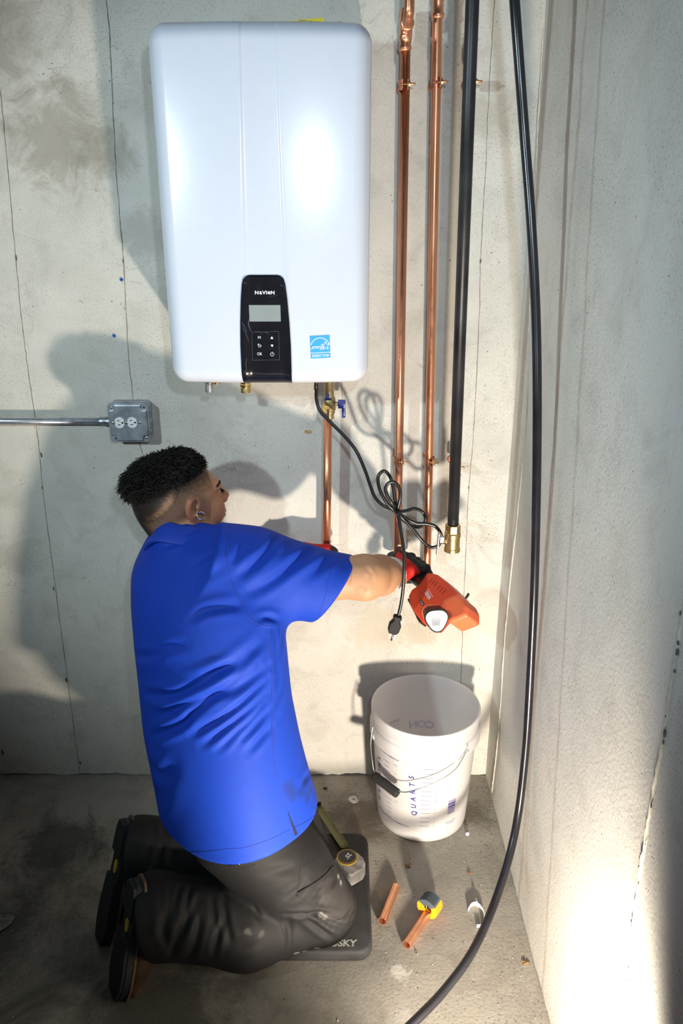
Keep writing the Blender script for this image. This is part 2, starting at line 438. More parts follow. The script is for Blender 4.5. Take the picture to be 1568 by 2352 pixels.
M_FIN = plain('seam_fin', (0.62, 0.58, 0.50), 0.9, scale=60, var=0.15)
M_PIT = plain('pit_dark', (0.12, 0.115, 0.105), 0.95, var=0.3)

def slab(name, along, L0, L1, plane, thick, zt, mat, out):
    """wall slab with a slightly ragged foot; along = 0 (x) or 1 (y)"""
    n = 160; t = np.linspace(L0, L1, n)
    zb = 0.0045 + 0.0035 * (np.sin(t * 41) * np.sin(t * 17.3 + 1) + RNG.normal(0, 0.45, n)); zb = np.clip(zb, 0.0008, 0.014)
    v = []
    for d in (0, thick):
        for z in (zb, np.full(n, 0.12), np.full(n, zt)):
            for i in range(n):
                p = [0, 0, z[i]]; p[along] = t[i]; p[1 - along] = plane + out * d; v.append(p)
    f = []
    for r in range(2):
        for i in range(n - 1):
            a = r * n + i; f.append((a, a + 1, a + n + 1, a + n)); b = a + 3 * n; f.append((b + 1, b, b + n, b + n + 1))
    for i in range(n - 1):
        f.append((i + 1, i, 3 * n + i, 3 * n + i + 1)); f.append((2 * n + i, 2 * n + i + 1, 5 * n + i + 1, 5 * n + i))
    o = MB().add(v, f).build(name, mat, None, smooth=False)
    return tag(o, kind='structure')
wall_back = slab('wall_back', 0, -2.6, 0.62, 0.0, 0.2, 2.9, M_WALL, 1)
tag(wall_back, 'pale grey poured concrete wall behind the heater', 'wall')
wall_right = slab('wall_right', 1, -2.6, -0.0005, XR, 0.16, 2.9, M_RW, 1)
tag(wall_right, 'rough pale concrete wall on the right with a raised seam', 'wall')
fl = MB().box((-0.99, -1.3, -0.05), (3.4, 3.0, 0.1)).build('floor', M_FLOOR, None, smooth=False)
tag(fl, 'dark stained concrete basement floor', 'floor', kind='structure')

def seam(parent, pts, r, mat, jit=0.0005, name='form_seam'):
    P, _ = resample(np.array(pts), r, 90); P = P + RNG.normal(0, jit, P.shape) * (np.array([1, .15, 0.0]) if abs(P[0, 1]) < .01 else np.array([.3, 1, 0.0]))
    rr = r * RNG.uniform(0.6, 1.15, 90)
    return MB().tube(P, rr, n=6).build(name, mat, parent)
S = lambda pts: [atY(u, v, -0.0001) for u, v in pts]
seam(wall_back, S([(-8, 130), (10, 300), (37, 600), (55, 780), (72, 900), (90, 1030), (100, 1140), (125, 1330), (155, 1560), (183, 1776)]), 0.0011, M_SEAM)
seam(wall_back, S([(243, -10), (252, 90), (263, 330), (275, 500), (283, 590), (290, 720), (298, 850), (320, 1010), (340, 1100), (352, 1260), (368, 1500), (386, 1778)]), 0.0013, M_SEAM)
seam(wall_back, S([(1136, -10), (1123, 200), (1115, 380), (1105, 560), (1098, 780), (1088, 980), (1076, 1130), (1068, 1300), (1060, 1500), (1052, 1780)]), 0.0009, M_SEAM)
seam(wall_back, S([(787, 868), (784, 890), (786, 912), (783, 925)]), 0.0006, M_SEAM, name='hairline_crack')
T = lambda pts: [atX(u, v, XR - 0.0012) for u, v in pts]
seam(wall_right, T([(1252, -10), (1240, 210), (1229, 430), (1214, 750), (1206, 1000), (1172, 1330), (1158, 1480), (1147, 1650), (1138, 1745), (1129, 1820)]), 0.0022, M_FIN)
rs_ = T([(1580, 1350), (1563, 1440), (1543, 1560), (1528, 1660), (1510, 1760), (1492, 1860), (1478, 1950), (1464, 2040), (1452, 2130), (1440, 2240), (1428, 2352), (1415, 2450)])
seam(wall_right, rs_, 0.0030, M_FIN, jit=0.0009)
# chips knocked out along the seams
Pq, _ = resample(np.array(rs_), 1, 46)
for i in range(46):
    if random.random() < 0.55:
        s_ = random.uniform(0.0012, 0.0042)
        MB().sphere(Pq[i] + np.array([-0.0015, random.uniform(-.006, .006), random.uniform(-.008, .008)]), s_, 7, 5, (0.35, 0.8, random.uniform(0.9, 2.0))).build('chip', M_PIT, wall_right)
for (u, v, s_) in ((37, 592, .006), (95, 1045, .006), (97, 1120, .004), (123, 1352, .005), (152, 1562, .007), (184, 1752, .006), (6, 1728, .009), (283, 600, .005), (1103, 600, .005), (1076, 1120, .004)):
    MB().sphere(atY(u, v, -0.0002), s_, 8, 5, (0.45, 0.2, 1.3)).build('form_tie_hole', M_PIT, wall_back)

# ================================================================== HEATER
M_HEAT = plain('heater_enamel', (0.65, 0.69, 0.79), 0.22, spec=0.5, var=0.01, Coat_Weight=0.35, Coat_Roughness=0.08)
M_BLKP = plain('black_gloss_plastic', (0.010, 0.010, 0.014), 0.18, spec=0.5, var=0.2)
M_BLK = plain('black_plastic', (0.014, 0.014, 0.015), 0.42, var=0.25)
M_WHTP = plain('white_plastic', (0.80, 0.80, 0.79), 0.4, var=0.02)
M_LCD = plain('display_grey', (0.27, 0.31, 0.31), 0.25, var=0.05, scale=20)
M_INKW = plain('white_ink', (0.82, 0.83, 0.86), 0.6, var=0.02)
M_BRASS = plain('brass', (0.70, 0.52, 0.22), 0.32, metal=1.0, var=0.12, scale=90)
M_BRASSD = plain('brass_dull', (0.46, 0.36, 0.19), 0.42, metal=0.9, var=0.2, scale=60)
M_STEEL = plain('zinc_steel', (0.55, 0.56, 0.58), 0.35, metal=1.0, var=0.12, scale=60)
M_CHROME = plain('bright_steel', (0.75, 0.75, 0.77), 0.18, metal=1.0, var=0.05)
M_NAVY = plain('blue_handle', (0.012, 0.022, 0.17), 0.38, var=0.12)
M_SKYB = plain('sticker_blue', (0.035, 0.36, 0.78), 0.5, var=0.03)
M_YEL = plain('yellow_card', (0.86, 0.70, 0.03), 0.6, var=0.04)
M_TAGB = plain('tag_slate', (0.06, 0.08, 0.14), 0.5, var=0.1)

HXC, HHW, HZC, HHZ, HRC = -0.160, 0.2195, 1.665, 0.352, 0.036
def hfront(x, z):
    """outward depth (metres from the wall) of the heater cover at local x,z"""
    x = np.asarray(x, float); z = np.asarray(z, float)
    qx = np.abs(x) - (HHW - HRC); qz = np.abs(z) - (HHZ - HRC)
    d = -(np.hypot(np.maximum(qx, 0), np.maximum(qz, 0)) + np.minimum(np.maximum(qx, qz), 0) - HRC)
    r = 0.036; e = np.clip(r - np.clip(d, 0, r), 0, r); F_ = r - np.sqrt(np.maximum(r * r - e * e, 0))
    base = 0.308 + 0.017 * (1 - (x / HHW) ** 2) + 0.007 * (1 - (z / HHZ) ** 2)
    t = np.clip((HHZ - z) / (2 * HHZ), 0, 1)                       # 0 top, 1 bottom
    wst = 0.0025 + 0.016 * np.clip(t / 0.68, 0, 1) ** 1.6
    st = np.clip((np.abs(x) - 0.0335) / wst, 0, 1); st = st * st * (3 - 2 * st)
    return base - F_ - (0.0022 + 0.0035 * t) * (1 - st)
def hpt(x, z, lift=0.0):
    return np.array([HXC + x, -(float(hfront(x, z)) + lift), HZC + z])
heater = empty('water_heater', 'white wall-hung tankless water heater with black control panel', 'water heater')
u_ = np.linspace(-1, 1, 261); u_ = np.sign(u_) * (1 - (1 - np.abs(u_)) ** 1.25)
zr = np.linspace(-1, 1, 201); zr = np.sign(zr) * (1 - (1 - np.abs(zr)) ** 1.35) * HHZ
rows = []
for z in zr:
    q = max(0.0, abs(z) - (HHZ - HRC)); hw = HHW - HRC + math.sqrt(max(0, HRC * HRC - q * q))
    x = u_ * hw; rows.append(np.stack([HXC + x, -hfront(x, np.full_like(x, z)), np.full_like(x, HZC + z)], 1))
rows = np.array(rows); nr, nc = rows.shape[:2]; vv = rows.reshape(-1, 3)
ff = [(i * nc + j, i * nc + j + 1, (i + 1) * nc + j + 1, (i + 1) * nc + j) for i in range(nr - 1) for j in range(nc - 1)]
loop = [j for j in range(nc)] + [i * nc + nc - 1 for i in range(1, nr)] + [(nr - 1) * nc + j for j in range(nc - 2, -1, -1)] + [i * nc for i in range(nr - 2, 0, -1)]
nl = len(loop); bk = vv[loop].copy(); bk[:, 1] = -0.012
nb = len(vv); ff += [(loop[(k + 1) % nl], loop[k], nb + k, nb + (k + 1) % nl) for k in range(nl)]
cover = MB(); cover.add(np.vstack([vv, bk]), ff + [tuple(nb + k for k in range(nl))])
cover.build('cover', M_HEAT, heater)
MB().box((HXC, -0.006, HZC + 0.1), (0.30, 0.012, 0.05), bev=0.002).build('wall_bracket', M_STEEL, heater, smooth=False)

# control panel
def patch(fn, ts, ss, thick, name, mat, parent):
    """curved plate: fn(t,s,lift) -> point; front grid with skirts"""
    a = np.array([[fn(t, s, thick) for s in ss] for t in ts]); b = np.array([[fn(t, s, -0.004) for s in ss] for t in ts])
    n, m = len(ts), len(ss); mb = MB()
    g = [(i * m + j, i * m + j + 1, (i + 1) * m + j + 1, (i + 1) * m + j) for i in range(n - 1) for j in range(m - 1)]
    ed = [j for j in range(m)] + [i * m + m - 1 for i in range(1, n)] + [(n - 1) * m + j for j in range(m - 2, -1, -1)] + [i * m for i in range(n - 2, 0, -1)]
    k = len(ed); g += [(ed[(i + 1) % k], ed[i], n * m + ed[i], n * m + ed[(i + 1) % k]) for i in range(k)]
    mb.add(np.vstack([a.reshape(-1, 3), b.reshape(-1, 3)]), g); return mb.build(name, mat, parent, auto=40)
ZT, ZB = 1.548 - HZC, 1.3145 - HZC
def pan(t, s, lift):
    z = ZB + (ZT - ZB) * t
    hw = np.interp(z + HZC, [1.314, 1.345, 1.40, 1.45, 1.50, 1.53, 1.540, 1.546, 1.548], [0.0540, 0.0548, 0.0545, 0.0525, 0.049, 0.0455, 0.0425, 0.036, 0.030])
    return hpt(-0.004 + s * hw, z, lift * (0.35 if t > 0.985 else 1))
panel = patch(pan, np.concatenate([np.linspace(0, .9, 40), np.linspace(.905, 1, 30)]), np.linspace(-1, 1, 30), 0.0035, 'control_panel', M_BLKP, heater)
tag(panel, 'glossy black control panel')
PY = 0.340
def pw(x, z): return lambda a, b: np.array([HXC + x + a, -max(float(hfront(x + a, z + b)) + 0.0042, 0.0), HZC + z + b])
def pxz(u, v, y=-PY):
    p = atY(u, v, y); return p[0] - HXC, p[2] - HZC
def ptext(body, u, v, size, bold=0.0, name='lettering', mat=M_INKW, parent=None, lift=0.0044, **kw):
    x, z = pxz(u, v)
    v2, f2 = text_geo(body, size, bold, **kw)
    P = np.array([hpt(x + a, z + b, lift) for a, b in v2])
    return MB().add(P, f2).build(name, mat, parent or panel, smooth=False)
def pline(pts, wd, name='print', mat=M_INKW, parent=None, lift=0.0044, closed=False):
    """thin flat printed line through panel points (u,v pixels)"""
    Q = np.array([pxz(u, v) for u, v in pts]); 
    if closed: Q = np.vstack([Q, Q[:1]])
    mb = MB()
    for a, b in zip(Q[:-1], Q[1:]):
        d = (b - a) / (np.linalg.norm(b - a) + 1e-9); nn = np.array([-d[1], d[0]]) * wd / 2; e = d * wd * 0.3
        mb.add([hpt(*(p), lift) for p in (a - nn - e, b - nn + e, b + nn + e, a + nn - e)], [(0, 1, 2, 3)])
    return mb.build(name, mat, parent or panel, smooth=False)
lx, lz = pxz(607, 721)
lw, lh = 0.0335, 0.0172
patch(lambda t, s, l: hpt(lx + s * lw, lz + (2 * t - 1) * lh, 0.0035 + l), np.linspace(0, 1, 6), np.linspace(-1, 1, 10), 0.0006, 'display', M_LCD, panel)
for ch, uu, sc in (('N', 588.2, 1), ('a', 597.2, 1.28), ('V', 605.0, 1), ('I', 611.0, 1), ('e', 616.6, 1.28), ('N', 625.2, 1)):
    ptext(ch, uu, 673.4 - (1.0 if sc > 1 else 0), 0.0098 * sc, 0.00028, name='logo_letter', xs=1.15 if sc == 1 else 1.0)
ptext('M', 594, 777.5, 0.0086, name='key_symbol'); ptext('OK', 594.5, 815.5, 0.0088, name='key_symbol', xs=0.85)
def ptri(u, v, s, up):
    x, z = pxz(u, v); k = 1 if up else -1
    MB().add([hpt(x + a * s, z + b * s * k, 0.0044) for a, b in ((-.6, -.5), (.6, -.5), (0, .6))], [(0, 1, 2) if up else (2, 1, 0)]).build('key_symbol', M_INKW, panel, smooth=False)
ptri(623, 777.5, 0.0052, True); ptri(623.5, 796.5, 0.0052, False)
pline([(593, 791), (590.5, 794), (593, 797)], .0008); pline([(590.5, 794), (596, 794), (598.2, 796), (597, 798.8), (592, 799.2)], .0009)
cpx = [(623.7 + 4.2 * math.sin(a), 816 - 4.2 * math.cos(a)) for a in np.linspace(0.6, 2 * math.pi - .6, 16)]
pline(cpx, .0008); pline([(623.7, 810.5), (623.7, 816)], .0009)
M_FILM = plain('film_edge', (0.13, 0.14, 0.17), 0.2, var=0.3)
pline([(577, 765), (639, 763), (640.5, 829), (578, 830)], .0005, 'film_edge', M_FILM, closed=True)
# wrinkles of the protective film still stuck on the panel
for pts, wd in (([(553, 739), (560, 752), (566, 766)], .0012), ([(573, 729), (569, 742), (572, 756), (577, 766)], .0018), ([(553, 750), (562, 764), (567, 778), (571, 790)], .001),
                ([(580, 763), (594, 764), (602, 769)], .0009), ([(601, 763), (611, 766), (618, 771)], .0011), ([(566, 823), (563, 838), (564, 850), (557, 862)], .0012),
                ([(563, 858), (600, 862), (640, 862), (666, 866)], .0008), ([(641, 654), (651, 660)], .0009), ([(612, 684), (640, 678)], .0004), ([(588, 663), (598, 662)], .0004), ([(558, 651), (566, 651)], .001)):
    P, _ = resample(np.array([[*pxz(u, v)] + [0] for u, v in pts]), 1, 14)
    MB().tube([hpt(p[0], p[1], 0.0036) for p in P], wd * 0.45 * np.sin(np.linspace(0.15, math.pi - .15, 14)), n=6).build('film_wrinkle', M_FILM, panel)
# energy sticker
ex, ez = pxz(735, 797, -0.325); er = math.radians(2.0)
def est(a, b): return (ex + a * math.cos(er) - b * math.sin(er), ez + a * math.sin(er) + b * math.cos(er))
EW = 0.0215
sticker = patch(lambda t, s, l: hpt(*est(s * EW, -0.0245 + t * 0.049), l), np.linspace(0, 1, 8), np.linspace(-1, 1, 8), 0.0005, 'efficiency_sticker', M_WHTP, heater)
patch(lambda t, s, l: hpt(*est(s * EW, -0.0118 + t * 0.0363), l), np.linspace(0, 1, 8), np.linspace(-1, 1, 8), 0.0008, 'blue_field', M_SKYB, sticker)
patch(lambda t, s, l: hpt(*est(s * EW, -0.0245 + t * 0.0112), l), np.linspace(0, 1, 4), np.linspace(-1, 1, 8), 0.0008, 'blue_band', M_SKYB, sticker)
def etext(body, a, b, size, bold=0, **kw):
    v2, f2 = text_geo(body, size, bold, **kw)
    MB().add([hpt(*est(a + p[0], b + p[1]), 0.0013) for p in v2], f2).build('lettering', M_INKW, sticker, smooth=False)
etext('ENERGY STAR', 0, -0.0190, 0.0088, 0.00008, xs=0.66)
etext('energy', -0.0055, 0.0005, 0.0115, 0.00005, xs=0.85, shear=0.45)
def eline(pts, wd):
    mb = MB(); Q = np.array(pts)
    for a, b in zip(Q[:-1], Q[1:]):
        d = (b - a) / np.linalg.norm(b - a); nn = np.array([-d[1], d[0]]) * wd / 2; e = d * wd * .3
        mb.add([hpt(*est(*p), 0.0013) for p in (a - nn - e, b - nn + e, b + nn + e, a + nn - e)], [(0, 1, 2, 3)])
    mb.build('print_line', M_INKW, sticker, smooth=False)
eline([(0.0245 * math.sin(a) * .86, -0.002 + 0.0215 * math.cos(a)) for a in np.linspace(-1.5 * .8, 1.5 * .8, 20)], .0016)
eline([(0.0118 + (0.0095 if k % 2 == 0 else 0.004) * math.sin(k * math.pi / 5), 0.0022 + (0.0095 if k % 2 == 0 else 0.004) * math.cos(k * math.pi / 5)) for k in range(11)], .0012)
eline([(-0.0205, -0.003), (-0.016, -0.003)], .0012)

# yellow guide card standing behind the top edge
yc = MB(); a_, b_, c_, d_ = atY(622, 60, -.06), atY(742, 60, -.06), atY(743, 40, -.06), atY(626, 52, -.06)
a_[2] = b_[2] = HZC + HHZ + 0.0005
ycard = MB().prism([(p[0], p[2]) for p in (a_, b_, c_, d_)], (0, -0.06, 0), (1, 0, 0), (0, 0, 1), (0, 1, 0), 0.0012).build('guide_card', M_YEL, None, smooth=False)
tag(ycard, 'yellow paper card sticking up behind the heater top', 'card')
yt = atY(716, 50.5, -.0604); text_obj('lettering', 'Date de fabrication', 0.0075, yt, (-math.cos(.07), 0, -math.sin(.07) * -1), (0, 0, -1), M_BLK, ycard, lift=0.0)

# fittings under the heater
def fitting(name, mat, u, v_top, prof, y, parent=heater, n=24):
    p = atY(u, v_top, y); p[2] = HZC - HHZ + 0.004
    return MB().lathe([(r, -h) for r, h in prof], p, n=n).build(name, mat, parent, auto=35)
FY = -0.19
fitting('threaded_stub', M_STEEL, 479, 870, [(0.0105, 0), (0.0105, .018)] + [(0.0100 + (0.0008 if k % 2 else 0), .018 + .0012 * k) for k in range(24)] + [(0.0085, .047)], FY)
fitting('brass_nipple', M_BRASS, 497, 870, [(0.009, 0), (0.009, .012)] + [(0.0088 + (0.0008 if k % 2 else 0), .012 + .0015 * k) for k in range(9)] + [(0.0075, .027), (0.004, .028)], FY)
fitting('brass_fitting', M_BRASS, 563, 870, [(0.0135, 0), (0.0135, .012), (0.0115, .013), (0.0115, .026), (0.0135, .028), (0.0135, .032), (0.0115, .034), (0.0122, .036), (0.0122, .047), (0.010, .048), (0.010, .040)], FY)
for u in (479, 764):
    p = atY(u, 874, FY - 0.014); p[2] = HZC - HHZ - 0.006
    MB().prism(rrect(0.020, 0.019, 0.007), p, (1, 0, 0), (0, 0, 1), (0, -1, 0), 0.0015).build('port_tag', M_TAGB, heater, smooth=False)
    text_obj('port_mark', 'o', 0.012, p + np.array([0, -0.0022, -0.003]), (1, 0, 0), (0, 0, 1), M_INKW, heater)
p = atY(724, 874, -0.13); p[2] = HZC - HHZ - 0.005
MB().box(p, (0.052, 0.05, 0.020), bev=0.002).build('junction_cover', M_WHTP, heater, smooth=False)
MB().box(p + np.array([0.0, 0.0, -0.0112]), (0.040, 0.04, 0.003)).build('cover_gasket', M_BLK, heater, smooth=False)
p2_ = atY(676, 873, -0.12); p2_[2] = HZC - HHZ - 0.002
MB().box(p2_, (0.034, 0.03, 0.012), bev=0.002).build('label_stub', M_WHTP, heater, smooth=False)
MB().box(p2_ + np.array([0.012, -0.0155, 0]), (0.004, 0.001, 0.008)).build('yellow_mark', M_YEL, heater, smooth=False)
gl = atY(726, 890, -0.13)
MB().lathe([(0.0062, 0), (0.0062, .006), (0.0052, .007), (0.0056, .012), (0.0046, .013), (0.0052, .019), (0.0058, .030)], p + np.array([.002, -0.005, -0.0125]), (0, 0, -1), n=18).build('cord_gland', M_BLK, heater)

# ================================================================== PIPES
def copper_mat(name, tint, patina):
    m, nt, b = mat_nodes(name)
    co = N(nt, 'ShaderNodeTexCoord').outputs['Object']
    mp = N(nt, 'ShaderNodeMapping'); mp.inputs['Scale'].default_value = (1, 1, 0.12); L(nt, co, mp.inputs['Vector'])
    f = ramp(nt, noise(nt, mp.outputs['Vector'], 38, 5, 0.6, 0.4), [(0.42, BLK), (0.72, WHT)])
    c = mixc(nt, mathn(nt, 'MULTIPLY', f, patina), tint, (0.20, 0.075, 0.04, 1))
    g = ramp(nt, noise(nt, mp.outputs['Vector'], 9, 3), [(0.5, BLK), (0.8, WHT)])
    c = mixc(nt, mathn(nt, 'MULTIPLY', g, patina * 0.7), c, (0.38, 0.20, 0.09, 1))
    L(nt, c, b.inputs['Base Color']); b.inputs['Metallic'].default_value = 0.92
    L(nt, ramp(nt, noise(nt, co, 30, 4), [(0.3, (0.27,) * 3), (0.7, (0.42,) * 3)]), b.inputs['Roughness'])
    MATS[name] = m; return m
M_COP = copper_mat('copper', (0.78, 0.36, 0.21, 1), 0.55)
M_COPB = copper_mat('copper_bright', (0.86, 0.42, 0.25, 1), 0.25)
M_IRON = plain('black_iron', (0.022, 0.023, 0.026), 0.38, var=0.5, scale=14, bmp=0.15, bscale=500, metal=0.35)
M_HOSE = plain('black_hose', (0.012, 0.012, 0.016), 0.24, var=0.3, scale=20)
PR = 0.0111
def press_coupling(mb, c, axis=(0, 0, 1), r=PR, ln=0.042):
    mb.lathe([(r * 1.05, -ln / 2), (r * 1.12, -ln / 2 + .001), (r * 1.30, -ln / 2 + .005), (r * 1.30, -ln / 2 + .009), (r * 1.10, -ln / 2 + .013), (r * 1.10, ln / 2 - .013), (r * 1.30, ln / 2 - .009), (r * 1.30, ln / 2 - .005), (r * 1.12, ln / 2 - .001), (r * 1.05, ln / 2)], c, axis, n=28)
PY1 = -0.055
pipes = {}
for key, top, bot, lab in (('a', (932, 60), (912, 1262), 'copper pipe on the wall nearest the heater, gripped by the press tool'), ('b', (1006, -40), (980, 1305), 'copper pipe on the wall between its neighbour and the black pipe')):
    e = empty('copper_pipe', lab, 'pipe', 'copper pipes clamped to the wall')
    a = atY(*top, PY1); b = atY(*bot, PY1); d = (b - a) / np.linalg.norm(b - a)
    bend = b + d * (0.035 if key == 'a' else 0.045)
    MB().tube(([] if key == 'a' else [a - d * 0.3]) + [a, b, bend], PR, n=28).build('tube', M_COP, e)
    pipes[key] = (a, b, d, e)
a, b, d, e = pipes['a']
mb = MB(); press_coupling(mb, atY(918, 1266, PY1 + .0), d, ln=0.05); mb.build('press_coupling', M_COPB, e)
mb = MB(); press_coupling(mb, atY(930, 97, PY1), d, ln=0.036); mb.build('press_coupling', M_COPB, e)
# tee: branch pipe comes forward and up out of the frame
tee = atY(932, 62, PY1)
mb = MB(); mb.lathe([(PR * 1.1, -.035), (PR * 1.25, -.02), (PR * 1.28, 0.0), (PR * 1.25, .02), (PR * 1.1, .03)], tee, d, n=28)
mb.lathe([(PR * 1.18, 0), (PR * 1.18, .026), (PR * 1.38, .030), (PR * 1.38, .038), (PR * 1.18, .041)], tee, (0, -1, 0.0), n=28); mb.build('tee_fitting', M_COPB, e)
brs = tee + np.array([0, -0.03, 0])
MB().tube([brs, brs + np.array([0, -0.02, 0.0]), brs + np.array([0, -0.045, 0.012]), brs + np.array([0, -0.052, 0.05]), brs + np.array([0, -0.052, 0.4])], PR * 0.98, n=28, samples=30).build('branch_tube', M_COP, e)
a, b, d, e = pipes['b']
mb = MB(); press_coupling(mb, atY(1006, 16, PY1), d, ln=0.045); mb.build('press_coupling', M_COPB, e)

M_CLAMP = plain('copper_plate', (0.62, 0.27, 0.15), 0.4, metal=0.85, var=0.25, scale=120)
def clamp(u, v, lab, ring=True, y=PY1, r=PR):
    c = atY(u, v, y); e = empty('pipe_clamp', lab, 'pipe clamp', 'copper pipe clamps')
    n = 30; mb = MB(); ang = np.linspace(math.radians(-70), math.radians(250), n)
    vs_ = []; h = 0.011
    for k in range(n):
        for rr in (r * 1.05, r * 1.05 + 0.0016):
            for zz in (-h, h): vs_.append(c + np.array([rr * math.cos(ang[k]), rr * math.sin(ang[k]), zz]))
    fs = []
    for k in range(n - 1):
        i = 4 * k; j = i + 4; fs += [(i + 2, i + 3, j + 3, j + 2), (i, j, j + 1, i + 1), (i, i + 2, j + 2, j), (i + 1, j + 1, j + 3, i + 3)]
    mb.add(vs_, fs).build('strap', M_CLAMP, e, smooth=False)
    for sx in (-0.0055, 0.0065):
        MB().box(c + np.array([sx, -r - 0.006, 0]), (0.0018, 0.014, 0.020), bev=0.0005).build('ear', M_CLAMP, e, smooth=False)
    MB().lathe([(0.0024, -0.012), (0.0024, 0.022), (0.002, 0.0235)], c + np.array([0, -r - 0.008, 0]), (1, 0, 0), n=12).build('bolt', M_CLAMP, e)
    MB().lathe([(0.0050, 0), (0.0052, .0006), (0.0052, .0042), (0.0048, .005)], c + np.array([0.0080, -r - 0.008, 0]), (1, 0, 0), n=6).build('nut', M_BRASSD, e, smooth=False)
    MB().tube([c + np.array([0, r, 0]), c + np.array([0, -y, 0])], 0.004, n=12).build('standoff', M_CLAMP, e)
    MB().lathe([(0.013, 0), (0.013, .002), (0.009, .004)], (c[0], 0, c[2]), (0, -1, 0), n=20).build('wall_plate', M_CLAMP, e)
clamp(928, 196, 'upper copper clamp on the pipe nearest the heater')
clamp(1002, 191, 'upper copper clamp on the middle pipe')
clamp(1080, 190, 'upper copper clamp half hidden behind the black pipe')
clamp(915, 1057, 'lower copper clamp on the pipe nearest the heater')
clamp(986, 1058, 'lower copper clamp on the middle pipe')
clamp(1044, 1068, 'lower copper clamp half hidden behind the black pipe')

# supply pipe under the heater with its isolation valve
VY = -0.068
sup = empty('supply_pipe', 'copper supply pipe dropping from the valve under the heater', 'pipe')
a = atY(753, 958, VY); b = atY(749, 1300, VY)
MB().tube([a, b], PR, n=28).build('tube', M_COP, sup)
val = empty('isolation_valve', 'brass isolation valve with blue handles under the heater', 'valve')
vc = atY(756, 931, VY); ztop = HZC - HHZ
dz = ztop - vc[2]
MB().lathe([(0.0150, dz - 0.001), (0.0150, dz - .022), (0.0125, dz - .024), (0.0125, .026), (0.0155, .018), (0.0165, .008), (0.0165, -.010), (0.0145, -.016), (0.0145, -.02), (0.0122, -.022), (0.0122, -.034)], vc, n=28).build('valve_body', M_BRASSD, val, auto=35)
MB().lathe([(0.0158, dz - .002), (0.0162, dz - .010), (0.015, dz - .022), (0.0128, dz - .026)], vc, n=24).build('union_cap', M_BLK, val)
MB().lathe([(0.0085, 0), (0.0085, .013), (0.0138, .014), (0.0145, .0155), (0.0145, .0205), (0.0135, .0215), (0.0058, .0215), (0.0052, .0195), (0.0, .0195)], vc + np.array([-0.004, -0.012, 0.0]), (0, -1, 0), n=32).build('drain_cap', M_BRASS, val, auto=35)
MB().box(vc + np.array([-0.0025, -0.0345, -0.014]), (0.0045, 0.003, 0.018), bev=0.001).build('cap_strap', M_BLK, val, smooth=False)
MB().tube([vc + np.array([-0.0025, -0.034, -0.012]), vc + np.array([-0.003, -0.028, -0.026]), vc + np.array([0.0, -0.018, -0.032])], 0.0022, n=8, samples=8).build('cap_tether', M_BLK, val)
MB().tube([vc + np.array([0.012, 0, 0.004]), vc + np.array([0.026, 0, 0.004])], 0.0058, n=14).build('handle_stem', M_BRASSD, val)
mb = MB(); mb.prism([(-.007, .012), (.012, .012), (.012, -.031), (.0105, -.033), (.0022, -.033), (.0022, -.0085), (-.007, -.0085)], vc + np.array([0.0295, -0.006, 0.004]), (1, 0, 0), (0, 0, 1), (0, -1, 0), 0.010)
lever = mb.build('lever_handle', M_NAVY, val, smooth=False)
text_obj('lettering', 'JONES STEPHENS', 0.0046, vc + np.array([0.0385, -0.0161, -0.0085]), (0, 0, -1), (1, 0, 0), M_INKW, lever, xs=0.86)
MB().box(vc + np.array([-0.003, -0.016, 0.026]), (0.008, 0.010, 0.013), bev=0.001).build('drain_handle', M_NAVY, val, smooth=False)
MB().box(vc + np.array([-0.003, -0.014, 0.019]), (0.018, 0.006, 0.005), bev=0.001).build('drain_handle_bar', M_NAVY, val, smooth=False)

# black gas pipe, its brass valve
GY = -0.265; GR = 0.0136
gp = empty('gas_pipe', 'thick black iron pipe hanging in front of the wall', 'pipe')
ga = atY(1085, -10, GY); gb = atY(1040, 1205, GY); gd = (gb - ga) / np.linalg.norm(gb - ga)
MB().tube([ga - gd * 0.3, ga, gb], GR, n=32).build('tube', M_IRON, gp)
MB().lathe([(GR * (1.01 if k % 2 else .985), .0012 * k) for k in range(14)], gb - gd * 0.017, gd, n=28).build('thread', M_IRON, gp)
gv = empty('gas_valve', 'brass ball valve with short grey lever on the black pipe', 'valve')
gx = frame(gd)
def hexprof(r): return r
MB().lathe([(0.0150, -.001), (0.0185, 0.0), (0.0190, .001), (0.0190, .019), (0.0178, .021)], gb, gd, n=8, ref=(0.92, -0.38, 0)).build('hex_collar', M_BRASS, gv, smooth=False)
MB().lathe([(0.0178, .020), (0.0200, .022), (0.0200, .031), (0.0186, .034), (0.0182, .060), (0.0198, .062), (0.0198, .069), (0.0165, .071), (0.014, .071), (0.014, .055)], gb, gd, n=36).build('valve_body', M_BRASS, gv, auto=30)
for txt, hh in (('600', .040), ('WOG', .047), ('W', .058)):
    q = gb + gd * hh
    v2, f2 = text_geo(txt, 0.0085, 0.0002)
    P = [q + np.array([math.sin(a / .0188) * .0188, -math.cos(a / .0188) * .0188, b_]) for a, b_ in v2]
    MB().add(P, f2).build('cast_lettering', M_BRASSD, gv, smooth=False)
MB().tube([gb + gd * .042, gb + gd * .042 + np.array([-0.027, -0.004, 0])], [0.011, 0.0065], n=16).build('stem', M_BRASS, gv)
hq = gb + gd * .036 + np.array([-0.030, -0.006, 0])
MB().box(hq + np.array([0.003, 0.0, 0]), (0.012, 0.014, 0.016), bev=0.002).build('stem_nut', M_STEEL, gv, smooth=False)
MB().box(hq + np.array([-0.006, 0, -0.012]), (0.0035, 0.014, 0.058), rot=np.array(Matrix.Rotation(0.06, 3, 'Y')), bev=0.0012).build('lever', M_STEEL, gv, smooth=False)

